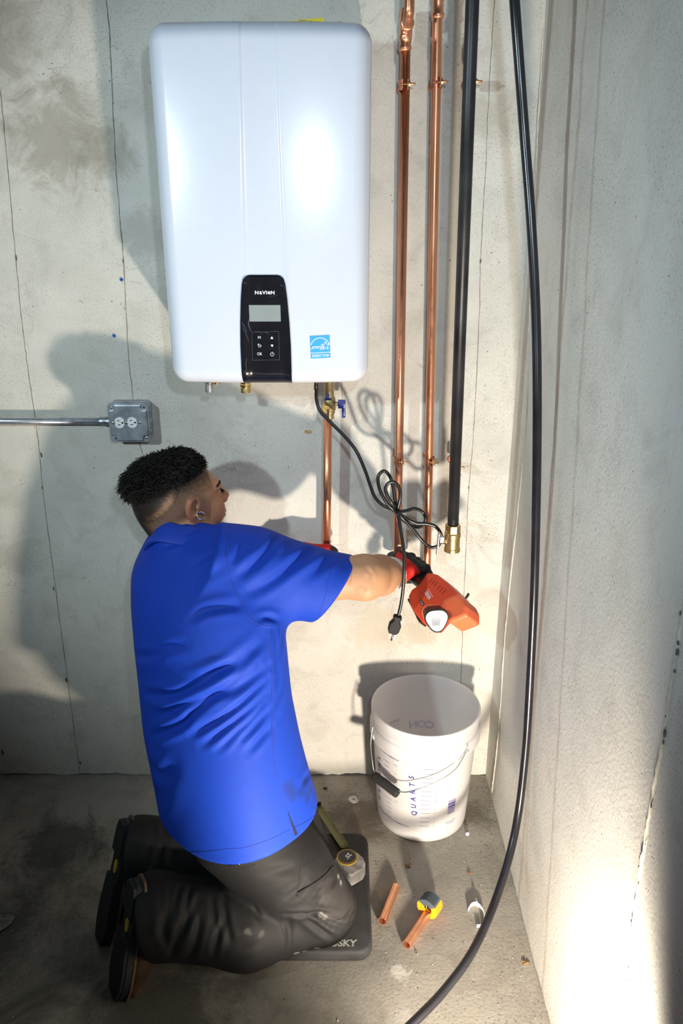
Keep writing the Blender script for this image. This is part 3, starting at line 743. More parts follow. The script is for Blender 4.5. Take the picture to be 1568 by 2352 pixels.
# hose: hangs down beside the right wall and swings towards the viewer above the floor
hp = [(1162, -320, 25), (1180, -20, 24.2), (1193, 160, 23.5), (1205, 320, 22.8), (1220, 520, 22.2), (1231, 750, 21.5), (1233, 1000, 20.9), (1228, 1300, 19.8), (1220, 1500, 19.0), (1212, 1650, 18.5), (1204, 1750, 18.2), (1191, 1860, 18.0), (1171, 1960, 18.2), (1133, 2080, 18.8), (1082, 2190, 19.8), (1020, 2275, 20.6), (960, 2338, 21.4), (900, 2395, 22), (800, 2480, 22.5), (600, 2620, 23.5), (200, 2800, 25), (-400, 2950, 26)]
HP = np.array([atD(u, v, .019 * FPX / ww) for u, v, ww in hp])
for i in range(1, 3):
    HP[1:-1, :] = HP[1:-1] * 0.5 + (HP[:-2] + HP[2:]) * 0.25 if False else HP[1:-1]
hose = MB().tube(HP, 0.0096, n=22, samples=160).build('black_hose', M_HOSE)
tag(hose, 'long glossy black hose hanging down beside the right wall', 'hose')

# power cord with plug
cordpx = [(727, 886, -.132), (726, 905, -.135), (727, 920, -.135), (734, 942, -.14), (756, 967, -.15), (790, 1001, -.165), (818, 1036, -.18), (838, 1080, -.19), (850, 1115, -.195), (861, 1142, -.20), (878, 1160, -.205), (900, 1170, -.21), (912, 1178, -.212),
          (905, 1172, -.222), (888, 1155, -.225), (872, 1125, -.225), (868, 1096, -.22), (880, 1082, -.215), (893, 1091, -.215), (902, 1115, -.215), (907, 1150, -.215), (915, 1174, -.215),
          (903, 1160, -.232), (890, 1140, -.235), (885, 1122, -.235), (893, 1109, -.235), (906, 1108, -.235), (917, 1122, -.235), (918, 1146, -.235), (914, 1172, -.23),
          (933, 1173, -.22), (952, 1168, -.215), (970, 1176, -.21), (977, 1192, -.21), (968, 1209, -.21), (945, 1208, -.215), (925, 1194, -.22), (914, 1180, -.228),
          (935, 1192, -.235), (957, 1202, -.235), (980, 1203, -.235), (1001, 1210, -.235), (1013, 1230, -.235), (1008, 1251, -.235), (989, 1257, -.235), (966, 1238, -.24), (945, 1212, -.24), (924, 1190, -.24),
          (914, 1180, -.245), (917, 1200, -.25), (922, 1230, -.255), (927, 1265, -.262), (928, 1305, -.268), (926, 1345, -.27), (921, 1385, -.27), (914, 1416, -.27)]
CP = np.array([atY(u, v, y) for u, v, y in cordpx])
cord = empty('power_cord', 'black power cord tied in loops below the heater', 'cord')
cm_ = plain('cord_rubber', (0.010, 0.010, 0.011), 0.28, var=0.2)
MB().tube(CP, 0.0043, n=12, samples=420).build('cable', cm_, cord)
kn = atY(914, 1178, -.236); MB().lathe([(0.007, -.004), (0.0085, -.003), (0.0085, .003), (0.007, .004)], kn, (0.35, 0, 1), n=14).build('cord_tie', M_BLK, cord)
pa = atY(914, 1414, -.27); pb_ = atY(898, 1462, -.27); pd = (pb_ - pa) / np.linalg.norm(pb_ - pa); px_ = np.cross(pd, (0, -1, 0)); px_ /= np.linalg.norm(px_)
plug = MB().prism([(-.010, 0), (.010, 0), (.0115, .008), (.008, .012), (.0115, .018), (.0155, .026), (.0145, .044), (.009, .052), (-.009, .052), (-.0145, .044), (-.0155, .026), (-.0115, .018), (-.008, .012), (-.0115, .008)], pa + np.array([0, .009, 0]), px_, pd, (0, -1, 0), 0.018).build('plug', plain('plug_rubber', (0.007, 0.007, 0.008), 0.6, var=0.2, spec=0.25), cord, smooth=False)
bv = plug.modifiers.new('bev', 'BEVEL'); bv.width = 0.003; bv.segments = 2
for off in (-.009, .004):
    MB().box(pa + pd * 0.059 + px_ * off, (0.0016, 0.0062, 0.017), rot=np.stack([px_, np.array([0, -1.0, 0]), pd], 1)).build('blade', M_CHROME, plug, smooth=False)
MB().tube([pa + pd * .050 + px_ * -.002 + np.array([0, -.006, 0]), pa + pd * .070 + px_ * -.002 + np.array([0, -.006, 0])], 0.0024, n=10).build('ground_pin', M_CHROME, plug)

# ================================================================== OUTLET BOX, CONDUIT, WALL PLUGS
M_GALV = plain('galvanised_steel', (0.42, 0.45, 0.50), 0.42, metal=0.85, var=0.28, scale=35, bmp=0.1, bscale=60)
ob = empty('outlet_box', 'square galvanised box with two white sockets on the wall', 'outlet')
bc = np.array([(-0.606 - 0.503) / 2, 0, (1.211 + 1.108) / 2])
mb = MB(); mb.prism(rrect(0.1035, 0.1025, 0.011), bc, (1, 0, 0), (0, 0, 1), (0, -1, 0), 0.043); mb.build('box_body', M_GALV, ob, smooth=False)
mb = MB(); mb.prism(rrect(0.1045, 0.1035, 0.010), bc + np.array([0, -0.043, 0]), (1, 0, 0), (0, 0, 1), (0, -1, 0), 0.0025); mb.build('cover_plate', M_GALV, ob, smooth=False)
# raised cover with notched corners
pts = []
for sx, sy, o0 in ((1, 1, 0), (-1, 1, 1), (-1, -1, 2), (1, -1, 3)):
    arc = [(0.048 - 0.013 * math.cos(t) + 0.0, 0.0475 - 0.013 * math.sin(t)) for t in np.linspace(math.pi / 2, 0, 6)]
    arc = [(0.048, 0.0345)] + [(0.048 - 0.0135 * math.sin(t), 0.0480 - 0.0135 * math.cos(t)) for t in np.linspace(0, math.pi / 2, 7)] if False else [(0.048, 0.0335), (0.041, 0.0335), (0.0365, 0.035), (0.0345, 0.040), (0.0345, 0.0475)]
    q = [(a * sx, b * sy) for a, b in arc]
    pts += q if sx * sy > 0 else q[::-1]
rc = MB().prism(pts, bc + np.array([0, -0.0455, 0]), (1, 0, 0), (0, 0, 1), (0, -1, 0), 0.006).build('raised_cover', M_GALV, ob, smooth=False)
bv = rc.modifiers.new('bev', 'BEVEL'); bv.width = 0.0018; bv.segments = 2; bv.limit_method = 'ANGLE'
fy = -0.0517
for dx, dzz in ((-0.0225, 0.0015), (0.0105, 0.0022)):
    c = bc + np.array([dx, fy, dzz]); pts = [(0.0128 * math.copysign(min(1, abs(math.cos(t)) * 1.18), math.cos(t)) * 0.93, 0.0142 * math.sin(t)) for t in np.linspace(0, 2 * math.pi, 29)[:-1]]
    s_ = MB().prism(pts, c, (1, 0, 0), (0, 0, 1), (0, -1, 0), 0.0022).build('socket', M_WHTP, ob, smooth=False)
    for ax_, az, w_, h_ in ((-.0025, .0060, .0058, .0020), (-.0012, -.0052, .0074, .0020)):
        MB().box(c + np.array([ax_, -0.0023, az]), (w_, 0.0008, h_)).build('slot', M_BLK, s_, smooth=False)
    MB().lathe([(0.0025, 0), (0.0025, .0006)], c + np.array([0.0075, -0.0021, 0.0002]), (0, -1, 0), n=14).build('ground_hole', M_BLK, s_, smooth=False)
for dx, dzz, m_ in ((-.0395, .0012, 1), (-.0055, .0012, 1), (.0305, .0020, 1), (-.0425, .0405, 1), (.0425, -.0405, 1)):
    yy = fy if abs(dx) < .04 else -0.0456
    MB().lathe([(0.0036, 0), (0.0036, .0008), (0.0024, .0020), (0.0001, .0022)], bc + np.array([dx, yy, dzz]), (0, -1, 0), n=14).build('screw', M_CHROME, ob)
for dx, dzz in ((.0425, .0405), (-.0385, -.0425)):
    MB().lathe([(0.0024, 0), (0.0024, .0004)], bc + np.array([dx, -0.0456, dzz]), (0, -1, 0), n=12).build('screw_hole', M_BLK, ob)
for zz in (.028, 0, -.028):
    MB().lathe([(0.010, 0), (0.010, .0012), (0.0085, .0018)], bc + np.array([0.0518, -0.022, zz]), (1, 0, 0), n=20).build('knockout', M_GALV, ob)
cd = empty('conduit', 'thin galvanised conduit running along the wall to the outlet box', 'conduit')
ce = np.array([bc[0] - 0.0515, -0.022, 1.1575]); c0 = atY(-40, 969, -0.022); c0[2] = 1.1585
MB().tube([c0 - np.array([.25, 0, 0]), ce + np.array([-0.03, 0, 0])], 0.0088, n=20).build('tube', M_GALV, cd)
MB().lathe([(0.0095, 0), (0.0112, .001), (0.0112, .020), (0.0125, .021), (0.0125, .031)], ce + np.array([-0.0312, 0, 0]), (1, 0, 0), n=22).build('connector', M_GALV, cd, auto=35)
MB().lathe([(0.0038, 0), (0.0038, .002), (0.0020, .0035)], ce + np.array([-0.018, -0.0108, 0.001]), (0, -1, 0), n=12).build('set_screw', M_CHROME, cd)
for (u, v), lab in (((279, 642), 'blue wall plug in the concrete, upper of two'), ((262, 771), 'blue wall plug in the concrete, lower of two')):
    q = atY(u, v, 0.0)
    wp = MB().lathe([(0.0046, 0), (0.0046, .0012), (0.0018, .0016), (0.0016, -.002)], q, (0, -1, 0), n=14).build('wall_plug', plain('plug_blue', (0.03, 0.12, 0.45), 0.5), None)
    tag(wp, lab, 'wall plug', 'blue wall plugs left of the heater')
sp_ = MB().box(atY(707, 992, -0.0004), (0.018, 0.0008, 0.009)).build('paper_scrap', plain('old_tape', (0.42, 0.30, 0.13), 0.8, var=0.4, scale=200), None, smooth=False)
tag(sp_, 'scrap of brown tape stuck to the wall below the heater', 'tape')
# ================================================================== BUCKET
BC = np.array([0.238, -0.158, 0.0])
def bucket_mat():
    m, nt, b = mat_nodes('bucket_plastic')
    co = N(nt, 'ShaderNodeTexCoord').outputs['Object']
    b.inputs['Base Color'].default_value = (0.80, 0.79, 0.80, 1)
    b.inputs['Roughness'].default_value = 0.38
    L(nt, mixc(nt, noise(nt, co, 20, 3), (0.80, 0.79, 0.79, 1), (0.86, 0.85, 0.86, 1)), b.inputs['Base Color'])
    tr = N(nt, 'ShaderNodeBsdfTranslucent'); tr.inputs['Color'].default_value = (0.88, 0.86, 0.86, 1)
    mx = N(nt, 'ShaderNodeMixShader'); mx.inputs[0].default_value = 0.48
    L(nt, b.outputs[0], mx.inputs[1]); L(nt, tr.outputs[0], mx.inputs[2])
    L(nt, mx.outputs[0], nt.nodes['Material Output'].inputs['Surface'])
    return m
M_BUCK = bucket_mat()
M_PURP = plain('purple_ink', (0.055, 0.035, 0.24), 0.6, var=0.1)
M_PURPL = plain('pale_purple_ink', (0.30, 0.27, 0.52), 0.6, var=0.1)
M_GHOST = plain('show_through_print', (0.42, 0.40, 0.52), 0.6, var=0.1)
bk = empty('bucket', 'translucent white five-gallon bucket with purple scale marks', 'bucket')
bk.location = (0, 0, 0)
prof = [(0.0, 0.004), (0.122, 0.004), (0.127, 0.0005), (0.1300, 0.004), (0.1315, 0.02), (0.1455, 0.272), (0.1460, 0.280), (0.1545, 0.284), (0.1560, 0.288), (0.1565, 0.318), (0.1545, 0.323), (0.1500, 0.326), (0.1502, 0.345), (0.1535, 0.349), (0.1540, 0.371), (0.1525, 0.375), (0.1495, 0.375),
        (0.1480, 0.370), (0.1465, 0.330), (0.1430, 0.276), (0.1290, 0.020), (0.1240, 0.0075), (0.0, 0.0070)]
MB().lathe(prof, BC, n=96, caps=False).build('shell', M_BUCK, bk, auto=50)
rb = lambda h: 0.1302 + (0.1457 - 0.1302) * h / 0.275 + 0.0006
def cyl(u, v, r=0.14):
    """pixel -> (theta, height) on a cylinder about the bucket axis"""
    for _ in range(4):
        d = ray(u, v); o = CAM - BC; a = d[0] ** 2 + d[1] ** 2; b = 2 * (o[0] * d[0] + o[1] * d[1]); c = o[0] ** 2 + o[1] ** 2 - r * r
        disc = max(0, b * b - 4 * a * c); t = (-b - math.sqrt(disc)) / (2 * a); p = o + d * t; r = rb(min(max(p[2], 0), .275)) if p[2] < .28 else r
    return math.atan2(p[1], p[0]), p[2]
def onb(th, h, lift=0.0): r = rb(h) + lift; return BC + np.array([r * math.cos(th), r * math.sin(th), h])
def btext(body, th, h, size, up=False, bold=0.0, mat=None, name='lettering', lift=0.0, **kw):
    v2, f2 = text_geo(body, size, bold, **kw)
    P = [onb(th - y / .14, h + x, lift) if up else onb(th + x / .14, h + y, lift) for x, y in v2]
    MB().add(P, f2).build(name, mat or M_PURP, bk, smooth=False)
def bbox(th, h, w_, ht, mat=None, name='scale_mark'):
    n = 6; P = [onb(th + (i / n - .5) * w_ / .14, h + s * ht / 2) for s in (-1, 1) for i in range(n + 1)]
    MB().add(P, [(i, i + 1, n + 1 + i + 1, n + 1 + i) for i in range(n)]).build(name, mat or M_PURP, bk, smooth=False)
t0, h0 = cyl(951, 1868); t1, h1 = cyl(945, 1786)
for i, ch in enumerate('QUARTS'):
    f = i / 5; btext(ch, t0 + (t1 - t0) * f, h0 + (h1 - h0) * f, 0.0205, True, 0.0005)
t0, h0 = cyl(871, 1832); t1, h1 = cyl(871, 1742)
for i, ch in enumerate('GALLONS'):
    f = i / 6; btext(ch, t0 + (t1 - t0) * f, h0 + (h1 - h0) * f, 0.0195, True, 0.0005)
ta, ha = cyl(985, 1768); tb, hb = cyl(974, 1898)
na, nha = cyl(1005, 1768); nbt, nhb = cyl(995, 1898)
for i in range(14):
    f = i / 13; th = ta + (tb - ta) * f; h = ha + (hb - ha) * f
    bbox(th - (0.004 if i % 2 else 0), h, 0.030 if i % 2 else 0.027, 0.0009)
    btext(str(15 - i), na + (nbt - na) * f, nha + (nhb - nha) * f, 0.0058)
ta, ha = cyl(887, 1748); tb, hb = cyl(894, 1884)
na, nha = cyl(907, 1758); nbt, nhb = cyl(909, 1884)
for i in range(14):
    f = i / 13; bbox(ta + (tb - ta) * f, ha + (hb - ha) * f, 0.026 if i % 2 == 0 else 0.020, 0.0009)
for lab_, f in (('3 1/2', 0), ('3', .16), ('2 1/2', .34), ('2', .5), ('1 1/2', .65), ('1', .80), ('1/2', .97)):
    btext(lab_, na + (nbt - na) * f, nha + (nhb - nha) * f, 0.0058)
th, h = cyl(891, 1735); btext('GALLONS TO MIDDLE LIP', th, h, 0.0062, bold=0.0001)
th, h = cyl(898, 1881); btext('MEASUREMENTS FOR CONVENIENCE ONLY', th, h, 0.0062, bold=0.0001)
th, h = cyl(1034, 1887); btext('FOOD GRADE', th, h + .003, 0.0060); btext('MATERIAL', th, h - .004, 0.0060)
th, h = cyl(1037, 1852)
z = -0.024
while z < 0.024:
    wd = random.choice((.0008, .0012, .002, .003)); bbox(th, h + z + wd / 2, 0.026, wd, M_PURP if random.random() < .5 else M_PURPL, 'barcode_bar'); z += wd + random.choice((.0006, .001, .0016))
# print on the far side showing through the wall
def inn(th, h): r = 0.1290 + (0.1430 - 0.1290) * (h - .02) / .256 - 0.0006; return BC + np.array([r * math.cos(th), r * math.sin(th), h])
for ch, th in (('C', 1.33), ('O', 1.52), ('N', 1.71)):
    v2, f2 = text_geo(ch, 0.034, 0.001)
    MB().add([inn(th + x / .135, .205 + y) for x, y in v2], f2).build('show_through_letter', M_GHOST, bk, smooth=False)
for k, (h, wd) in enumerate(((.236, .040), (.226, .040), (.216, .040), (.206, .040), (.196, .040))):
    P = [inn(2.02 + x / .135, h + y) for y in (-.0006, .0006) for x in np.linspace(0, wd, 5)]
    MB().add(P, [(i, i + 1, 5 + i + 1, 5 + i) for i in range(4)]).build('show_through_line', M_GHOST, bk, smooth=False)
for txt, h in (('WARNING', .231),):
    v2, f2 = text_geo(txt, 0.008, 0.0001); MB().add([inn(2.02 + .016 / .135 + x / .135 * -1, h + y) for x, y in v2], [q[::-1] for q in f2]).build('show_through_lettering', M_GHOST, bk, smooth=False)
# bail handle
te, he = cyl(1072, 1718, 0.158); ear_r = BC + np.array([0.1585 * math.cos(te), 0.1585 * math.sin(te), .296])
ear_l = BC + np.array([-0.1585 * math.cos(te), -0.1585 * math.sin(te), .296])
M_WIRE = plain('bail_wire', (0.60, 0.60, 0.62), 0.3, metal=1.0, var=0.05)
wire = [(1074, 1712, .1590), (1071, 1724, .161), (1058, 1748, .166), (1040, 1772, .171), (1000, 1797, .176), (960, 1812, .179), (925, 1819, .181), (885, 1803, .182), (862, 1782, .180), (854, 1745, .176), (851, 1712, .170), (853, 1686, .163), (856, 1668, .1575)]
def cylr(u, v, r):
    d = ray(u, v); o = CAM - BC; a = d[0] ** 2 + d[1] ** 2; b = 2 * (o[0] * d[0] + o[1] * d[1]); c = o[0] ** 2 + o[1] ** 2 - r * r
    disc = b * b - 4 * a * c
    t = (-b - math.sqrt(disc)) / (2 * a) if disc > 0 else -b / (2 * a)
    return CAM + d * t
WP = np.array([cylr(*q) for q in wire])
MB().tube(WP, 0.0017, n=8, samples=90).build('bail_wire', M_WIRE, bk)
g0, g1 = cylr(858, 1781, .183), cylr(914, 1824, .184)
M_GRIP = plain('foam_grip', (0.016, 0.016, 0.016), 0.85, var=0.5, scale=300, bmp=0.6, bscale=350)
gd_ = (g1 - g0)
MB().lathe([(0.004, 0), (0.0118, .001), (0.0128, .005), (0.0128, np.linalg.norm(gd_) - .005), (0.0118, np.linalg.norm(gd_) - .001), (0.004, np.linalg.norm(gd_))], g0, gd_, n=24).build('bail_grip', M_GRIP, bk)
for q in (ear_r, np.array(WP[-1])):
    dd = (q - BC) * np.array([1, 1, 0]); dd /= np.linalg.norm(dd)
    MB().lathe([(0.010, -.006), (0.010, .0), (0.005, .003)], np.array([q[0], q[1], .298]) - dd * .001, dd, n=16).build('bail_ear', M_BUCK, bk)

# ================================================================== KNEELING PAD, TAPE MEASURE
M_FOAM = plain('black_foam', (0.020, 0.020, 0.021), 0.75, var=0.55, scale=9, bmp=0.4, bscale=260)
pad = empty('kneeling_pad', 'black foam kneeling pad under the kneeling man', 'kneeling pad')
PX0, PX1, PYA, PYB, PH = -0.435, 0.074, -0.672, -0.285, 0.034
pm_ = MB(); rings = []
for (ins, z) in ((0.006, 0.0), (0.001, 0.004), (0.0, 0.010), (0.0, PH - .010), (0.0015, PH - .004), (0.006, PH)):
    rings.append([(x + (PX0 + PX1) / 2, y + (PYA + PYB) / 2, z) for x, y in rrect(PX1 - PX0 - 2 * ins, PYB - PYA - 2 * ins, 0.035, 10)])
nn_ = len(rings[0])
pm_.add(np.array(rings).reshape(-1, 3), [(i * nn_ + k, i * nn_ + (k + 1) % nn_, (i + 1) * nn_ + (k + 1) % nn_, (i + 1) * nn_ + k) for i in range(5) for k in range(nn_)] + [tuple(range(nn_ - 1, -1, -1)), tuple(5 * nn_ + k for k in range(nn_))])
pm_.build('pad_body', M_FOAM, pad, auto=60)
tp = atZ(818, 2167, PH)
text_obj('lettering', 'HUSKY', 0.0255, (tp[0] - 0.001, tp[1], PH), (1, 0, 0), (0, 1, 0), plain('grey_print', (0.36, 0.36, 0.35), 0.7, var=0.25, scale=300), pad, bold=0.0010, align='RIGHT', shear=0.12, lift=0.0006)

tape = empty('tape_measure', 'tape measure with black and yellow label beside the knee', 'tape measure')
M_GREYC = plain('worn_chrome', (0.36, 0.35, 0.34), 0.45, metal=0.3, var=0.35, scale=50)
M_TYEL = plain('tape_yellow', (0.62, 0.40, 0.02), 0.5, var=0.15)
M_BLADE = plain('olive_blade', (0.13, 0.135, 0.015), 0.45, var=0.12)
tc = atZ(806, 1990, 0.06); ang = -0.95
e1 = np.array([math.cos(ang), math.sin(ang), 0]); e2 = np.array([-math.sin(ang), math.cos(ang), 0])
body_ = [(-.036, -.030), (.030, -.030), (.036, -.024), (.036, .012), (.024, .030), (.004, .036), (-.018, .034), (-.036, .020)]
tb_ = MB().prism(body_, (tc[0], tc[1], PH + .001), e1, e2, (0, 0, 1), 0.040).build('case', M_GREYC, tape, smooth=False)
bv = tb_.modifiers.new('bev', 'BEVEL'); bv.width = 0.006; bv.segments = 3
lc = atZ(797, 1968, PH + .043); lc[2] = PH + .041
for r_, hh, m_, nm in ((.0275, .0016, M_TYEL, 'label_ring'), (.0250, .0022, M_BLK, 'label_disc'), (.0228, .0025, M_TYEL, 'label_ring'), (.0221, .0029, M_BLK, 'label_disc')):
    MB().lathe([(r_, 0), (r_, hh)], lc, n=36).build(nm, m_, tape, smooth=False)
text_obj('lettering', "25'", 0.017, lc + np.array([.002, .002, .0031]), (-.6, -.8, 0), (.8, -.6, 0), M_INKW, tape, bold=0.0003)
b0, b1 = atZ(792, 1948, PH + .012), atZ(728, 1846, 0.020); b1[2] = 0.012; b0[2] = PH + .014
bd = (b1 - b0) / np.linalg.norm(b1 - b0); bs = np.cross(bd, (0, 0, 1)); bs /= np.linalg.norm(bs); bn = np.cross(bs, bd)
mb = MB(); nseg = 12; vs_ = []
for i in range(nseg + 1):
    c = b0 + (b1 - b0) * i / nseg
    for k in range(7):
        s = (k - 3) / 3; vs_.append(c + bs * s * .0125 + bn * .003 * s * s)
blade = mb.add(vs_, [(i * 7 + k, i * 7 + k + 1, (i + 1) * 7 + k + 1, (i + 1) * 7 + k) for i in range(nseg) for k in range(6)]).build('blade', M_BLADE, tape)
sm = blade.modifiers.new('s', 'SOLIDIFY'); sm.thickness = 0.0006
for i in range(1, 22):
    c = b0 + (b1 - b0) * i / 22
    MB().box(c + bs * (.0085) + bn * .0024, (.008 if i % 4 == 0 else .004, .0006, .0006), rot=np.stack([bs, bd, bn], 1)).build('blade_mark', M_BLK, blade, smooth=False)
MB().box(b1 + bd * .001 + bn * .001, (.026, .0014, .018), rot=np.stack([bs, bd, bn], 1)).build('end_hook', M_BLK, tape, smooth=False)

# ================================================================== COPPER OFFCUTS, CUTTER
def offcut(p0, p1, lab):
    a, b = atZ(*p0, PR), atZ(*p1, PR); d = b - a; ln = np.linalg.norm(d)
    o = MB().lathe([(PR, 0), (PR, ln), (PR - .0016, ln), (PR - .0016, 0), (PR, 0)], a, d, n=28, caps=False).build('copper_offcut', M_COPB, None, auto=40)
    return tag(o, lab, 'pipe', 'cut copper pipe pieces on the floor'), a, d / ln
offcut((909, 2036), (877, 2116), 'short copper pipe piece lying alone beside the black pad')
_, ca, cdv = offcut((979, 2102), (933, 2170), 'short copper pipe piece leaning to the orange pipe cutter')
M_ORA = plain('orange_plastic', (0.95, 0.30, 0.012), 0.42, var=0.05)
M_SLATE = plain('slate_plastic', (0.060, 0.080, 0.095), 0.5, var=0.12)
cut = empty('pipe_cutter', 'small round orange and grey tube cutter on the floor', 'pipe cutter')
ax_ = np.array([cdv[0], cdv[1], 0]); ax_ /= np.linalg.norm(ax_)
cu_ = np.array([-ax_[1], ax_[0], 0]); cw = np.array([0, 0, 1.0])            # face plane of the cutter
if cu_[0] < 0: cu_ = -cu_
CO, CI, CT = 0.0285, 0.0085, 0.032
cc = ca - ax_ * 0.001; cc[2] = CO + 0.0005
fo = cc - ax_ * CT
def ring(a0, a1, mat, name, ribs):
    A_ = np.linspace(math.radians(a0), math.radians(a1), 60); pts = []
    for k, a in enumerate(A_):
        r = CO - (0.0016 if ribs and (k % 4) < 2 and 6 < k < 54 else 0); pts.append((r * math.cos(a), r * math.sin(a)))
    for a in A_[::-1]: pts.append((0.002 + CI * 1.25 * math.cos(a), 0.000 + CI * 1.5 * math.sin(a)))
    n = len(pts) // 2; mb = MB(); vs_ = [fo + cu_ * x + cw * y for x, y in pts] + [fo + cu_ * x + cw * y + ax_ * CT for x, y in pts]
    m = 2 * n; fs = []
    for k in range(n - 1): fs += [(k, k + 1, m - 2 - k, m - 1 - k), (m + k + 1, m + k, 2 * m - 1 - k, 2 * m - 2 - k)]
    for k in range(m): fs.append(((k + 1) % m, k, m + k, m + (k + 1) % m))
    o = mb.add(vs_, fs).build(name, mat, cut, smooth=False); return o
ring(38, 150, M_SLATE, 'grey_shell', True); ring(150, 398, M_ORA, 'orange_shell', True)
MB().lathe([(0.0068, 0), (0.0068, .020), (0.0, .021)], fo + ax_ * .007 + cw * 0.001 + cu_ * .002, ax_, n=18).build('cutter_roller', M_BLK, cut)
MB().box(fo + ax_ * (CT - .002) + cw * .006 - cu_ * .004, (0.006, 0.004, 0.012), rot=np.stack([cu_, ax_, cw], 1), bev=.001).build('blade_holder', M_CHROME, cut, smooth=False)

# ================================================================== SMALL THINGS ON THE FLOOR
wq = atZ(812, 1836, 0.001)
ws_ = MB().lathe([(0.0035, .0002), (0.0165, .0002), (0.0172, .0012), (0.0160, .0024), (0.0045, .0034), (0.0035, .0030), (0.0035, .0002)], (wq[0], wq[1], 0), n=36, caps=False).build('washer', plain('pale_zinc', (0.52, 0.52, 0.50), 0.45, metal=0.4, var=0.1), None)
tag(ws_, 'round pale fender washer lying left of the bucket', 'washer')
sq = atZ(1073, 1917, 0.004)
an = empty('screw_anchor', 'small white screw anchor beside the bucket foot', 'anchor')
MB().lathe([(0.0052, 0), (0.0055, .001), (0.003, .0015), (0.0028, .0)], sq + np.array([0, 0, .002]), (0.1, -1, .25), n=16).build('flange', M_WHTP, an)
MB().tube([sq + np.array([0, 0, .001]), sq + np.array([-.004, .016, -.001])], [.0024, .0014], n=8).build('shank', M_STEEL, an)
sc_ = atZ(958, 2192, 0.003); so = MB().tube([sc_, sc_ + np.array([-.004, .014, -.001])], [.0024, .0008], n=8).build('screw', M_CHROME, None); tag(so, 'tiny bright screw in front of the cut copper pipe', 'screw')
# white plastic pipe strap standing on edge
qa = [(1075, 2094), (1081, 2084), (1090, 2080), (1099, 2084), (1107, 2094), (1111, 2106), (1110, 2118), (1106, 2128)]
st_ = MB(); Pst, _ = resample(np.array([atZ(u, v, 0.0) for u, v in qa]), 1, 24); vs_ = []
T_ = np.gradient(Pst, axis=0); T_ /= np.linalg.norm(T_, axis=1)[:, None]
for p_, t_ in zip(Pst, T_):
    nn = np.array([-t_[1], t_[0], 0]) * .0009
    vs_ += [p_ - nn + [0, 0, .0005], p_ + nn + [0, 0, .0005], p_ + nn + [0, 0, .013], p_ - nn + [0, 0, .013]]
st = st_.add(vs_, [(4 * i + k, 4 * i + (k + 1) % 4, 4 * i + 4 + (k + 1) % 4, 4 * i + 4 + k) for i in range(23) for k in range(4)] + [(3, 2, 1, 0), (92, 93, 94, 95)]).build('strap_band', M_WHTP, None)
ps = empty('pipe_strap', 'small white plastic pipe strap lying on the floor by the hose', 'strap'); st.parent = ps
lg = Pst[-1]; MB().box(lg + np.array([-.008, -.004, .0065]), (.012, .0016, .010), bev=.0005).build('strap_foot', M_WHTP, ps, smooth=False)
MB().lathe([(.004, 0), (.004, .004), (.0018, .012)], Pst[8] + np.array([0, 0, .011]), (-.1, .9, .35), n=10).build('strap_nail', M_STEEL, ps)
def flake(u, v, s, col, lab, seed):
    r = random.Random(seed); c = atZ(u, v, 0.0); mb = MB()
    for k in range(6):
        a = r.uniform(0, 6.28); ln = s * r.uniform(.5, 1.1)
        mb.tube([c + np.array([0, 0, .001]), c + np.array([math.cos(a) * ln * .5, math.sin(a) * ln * .5, .004]), c + np.array([math.cos(a) * ln, math.sin(a) * ln, .0012])], [s * .10, s * .14, s * .04], n=5)
    o = mb.build('debris_flake', plain('dry_leaf_%d' % seed, col, 0.8, var=0.4, scale=200), None); return tag(o, lab, 'debris')
flake(938, 1989, .013, (0.30, 0.17, 0.05), 'curled brown bit in the shadow above the pipe cutter', 1)
flake(1076, 2005, .008, (0.25, 0.10, 0.03), 'thin reddish splinter on the floor right of the shadow', 2)
flake(1205, 2214, .012, (0.33, 0.14, 0.03), 'rusty brown crumb near the foot of the right wall', 3)
flake(746, 1812, .010, (0.03, 0.03, 0.035), 'small black scrap by the foot of the back wall', 4)
flake(1268, 2306, .014, (0.75, 0.74, 0.72), 'white torn scrap at the foot of the right wall', 5)
# putty knife tip entering at the left edge
kb = empty('putty_knife', 'worn metal blade tip entering at the left edge', 'putty knife')
kp = [(-90, 2070), (-30, 2095), (0, 2101), (25, 2100), (35, 2104), (27, 2120), (14, 2130), (0, 2138), (-40, 2162), (-90, 2180)]
mb = MB(); vs_ = [atZ(u, v, .006) for u, v in kp]; n_ = len(vs_)
mb.add(vs_ + [p_ + np.array([0, 0, -.0022]) for p_ in vs_], [tuple(range(n_ - 1, -1, -1)), tuple(range(n_, 2 * n_))] + [(i, (i + 1) % n_, n_ + (i + 1) % n_, n_ + i) for i in range(n_)])
mb.build('blade', plain('worn_blade', (0.20, 0.20, 0.18), 0.5, metal=0.5, var=0.4, scale=60), kb, smooth=False)
hk = atZ(-90, 2125, .012); MB().tube([hk + np.array([.01, 0, .0]), hk + np.array([-.05, 0.01, .0]), hk + np.array([-.13, .03, .0])], [.010, .012, .011], n=14).build('handle', M_BLK, kb)
# fine grit scattered over the slab
gm = MB()
for _ in range(420):
    x, y = random.uniform(-.9, .45), random.uniform(-.95, -.02)
    if PX0 - .2 < x < PX1 + .03 and PYA - .12 < y < PYB + .06: continue
    if math.hypot(x - BC[0], y - BC[1]) < .165 or y > -.30: continue
    s = random.uniform(.0005, .0016) * (1 if random.random() < .95 else 1.6)
    gm.sphere((x, y, s * .4), s, 5, 4, (random.uniform(.7, 1.4), random.uniform(.7, 1.4), .7))
gr = gm.build('floor_grit', plain('grit', (0.55, 0.53, 0.50), 0.8, var=0.5, scale=30), None); tag(gr, 'fine pale grit scattered over the concrete floor', 'grit', kind='stuff')
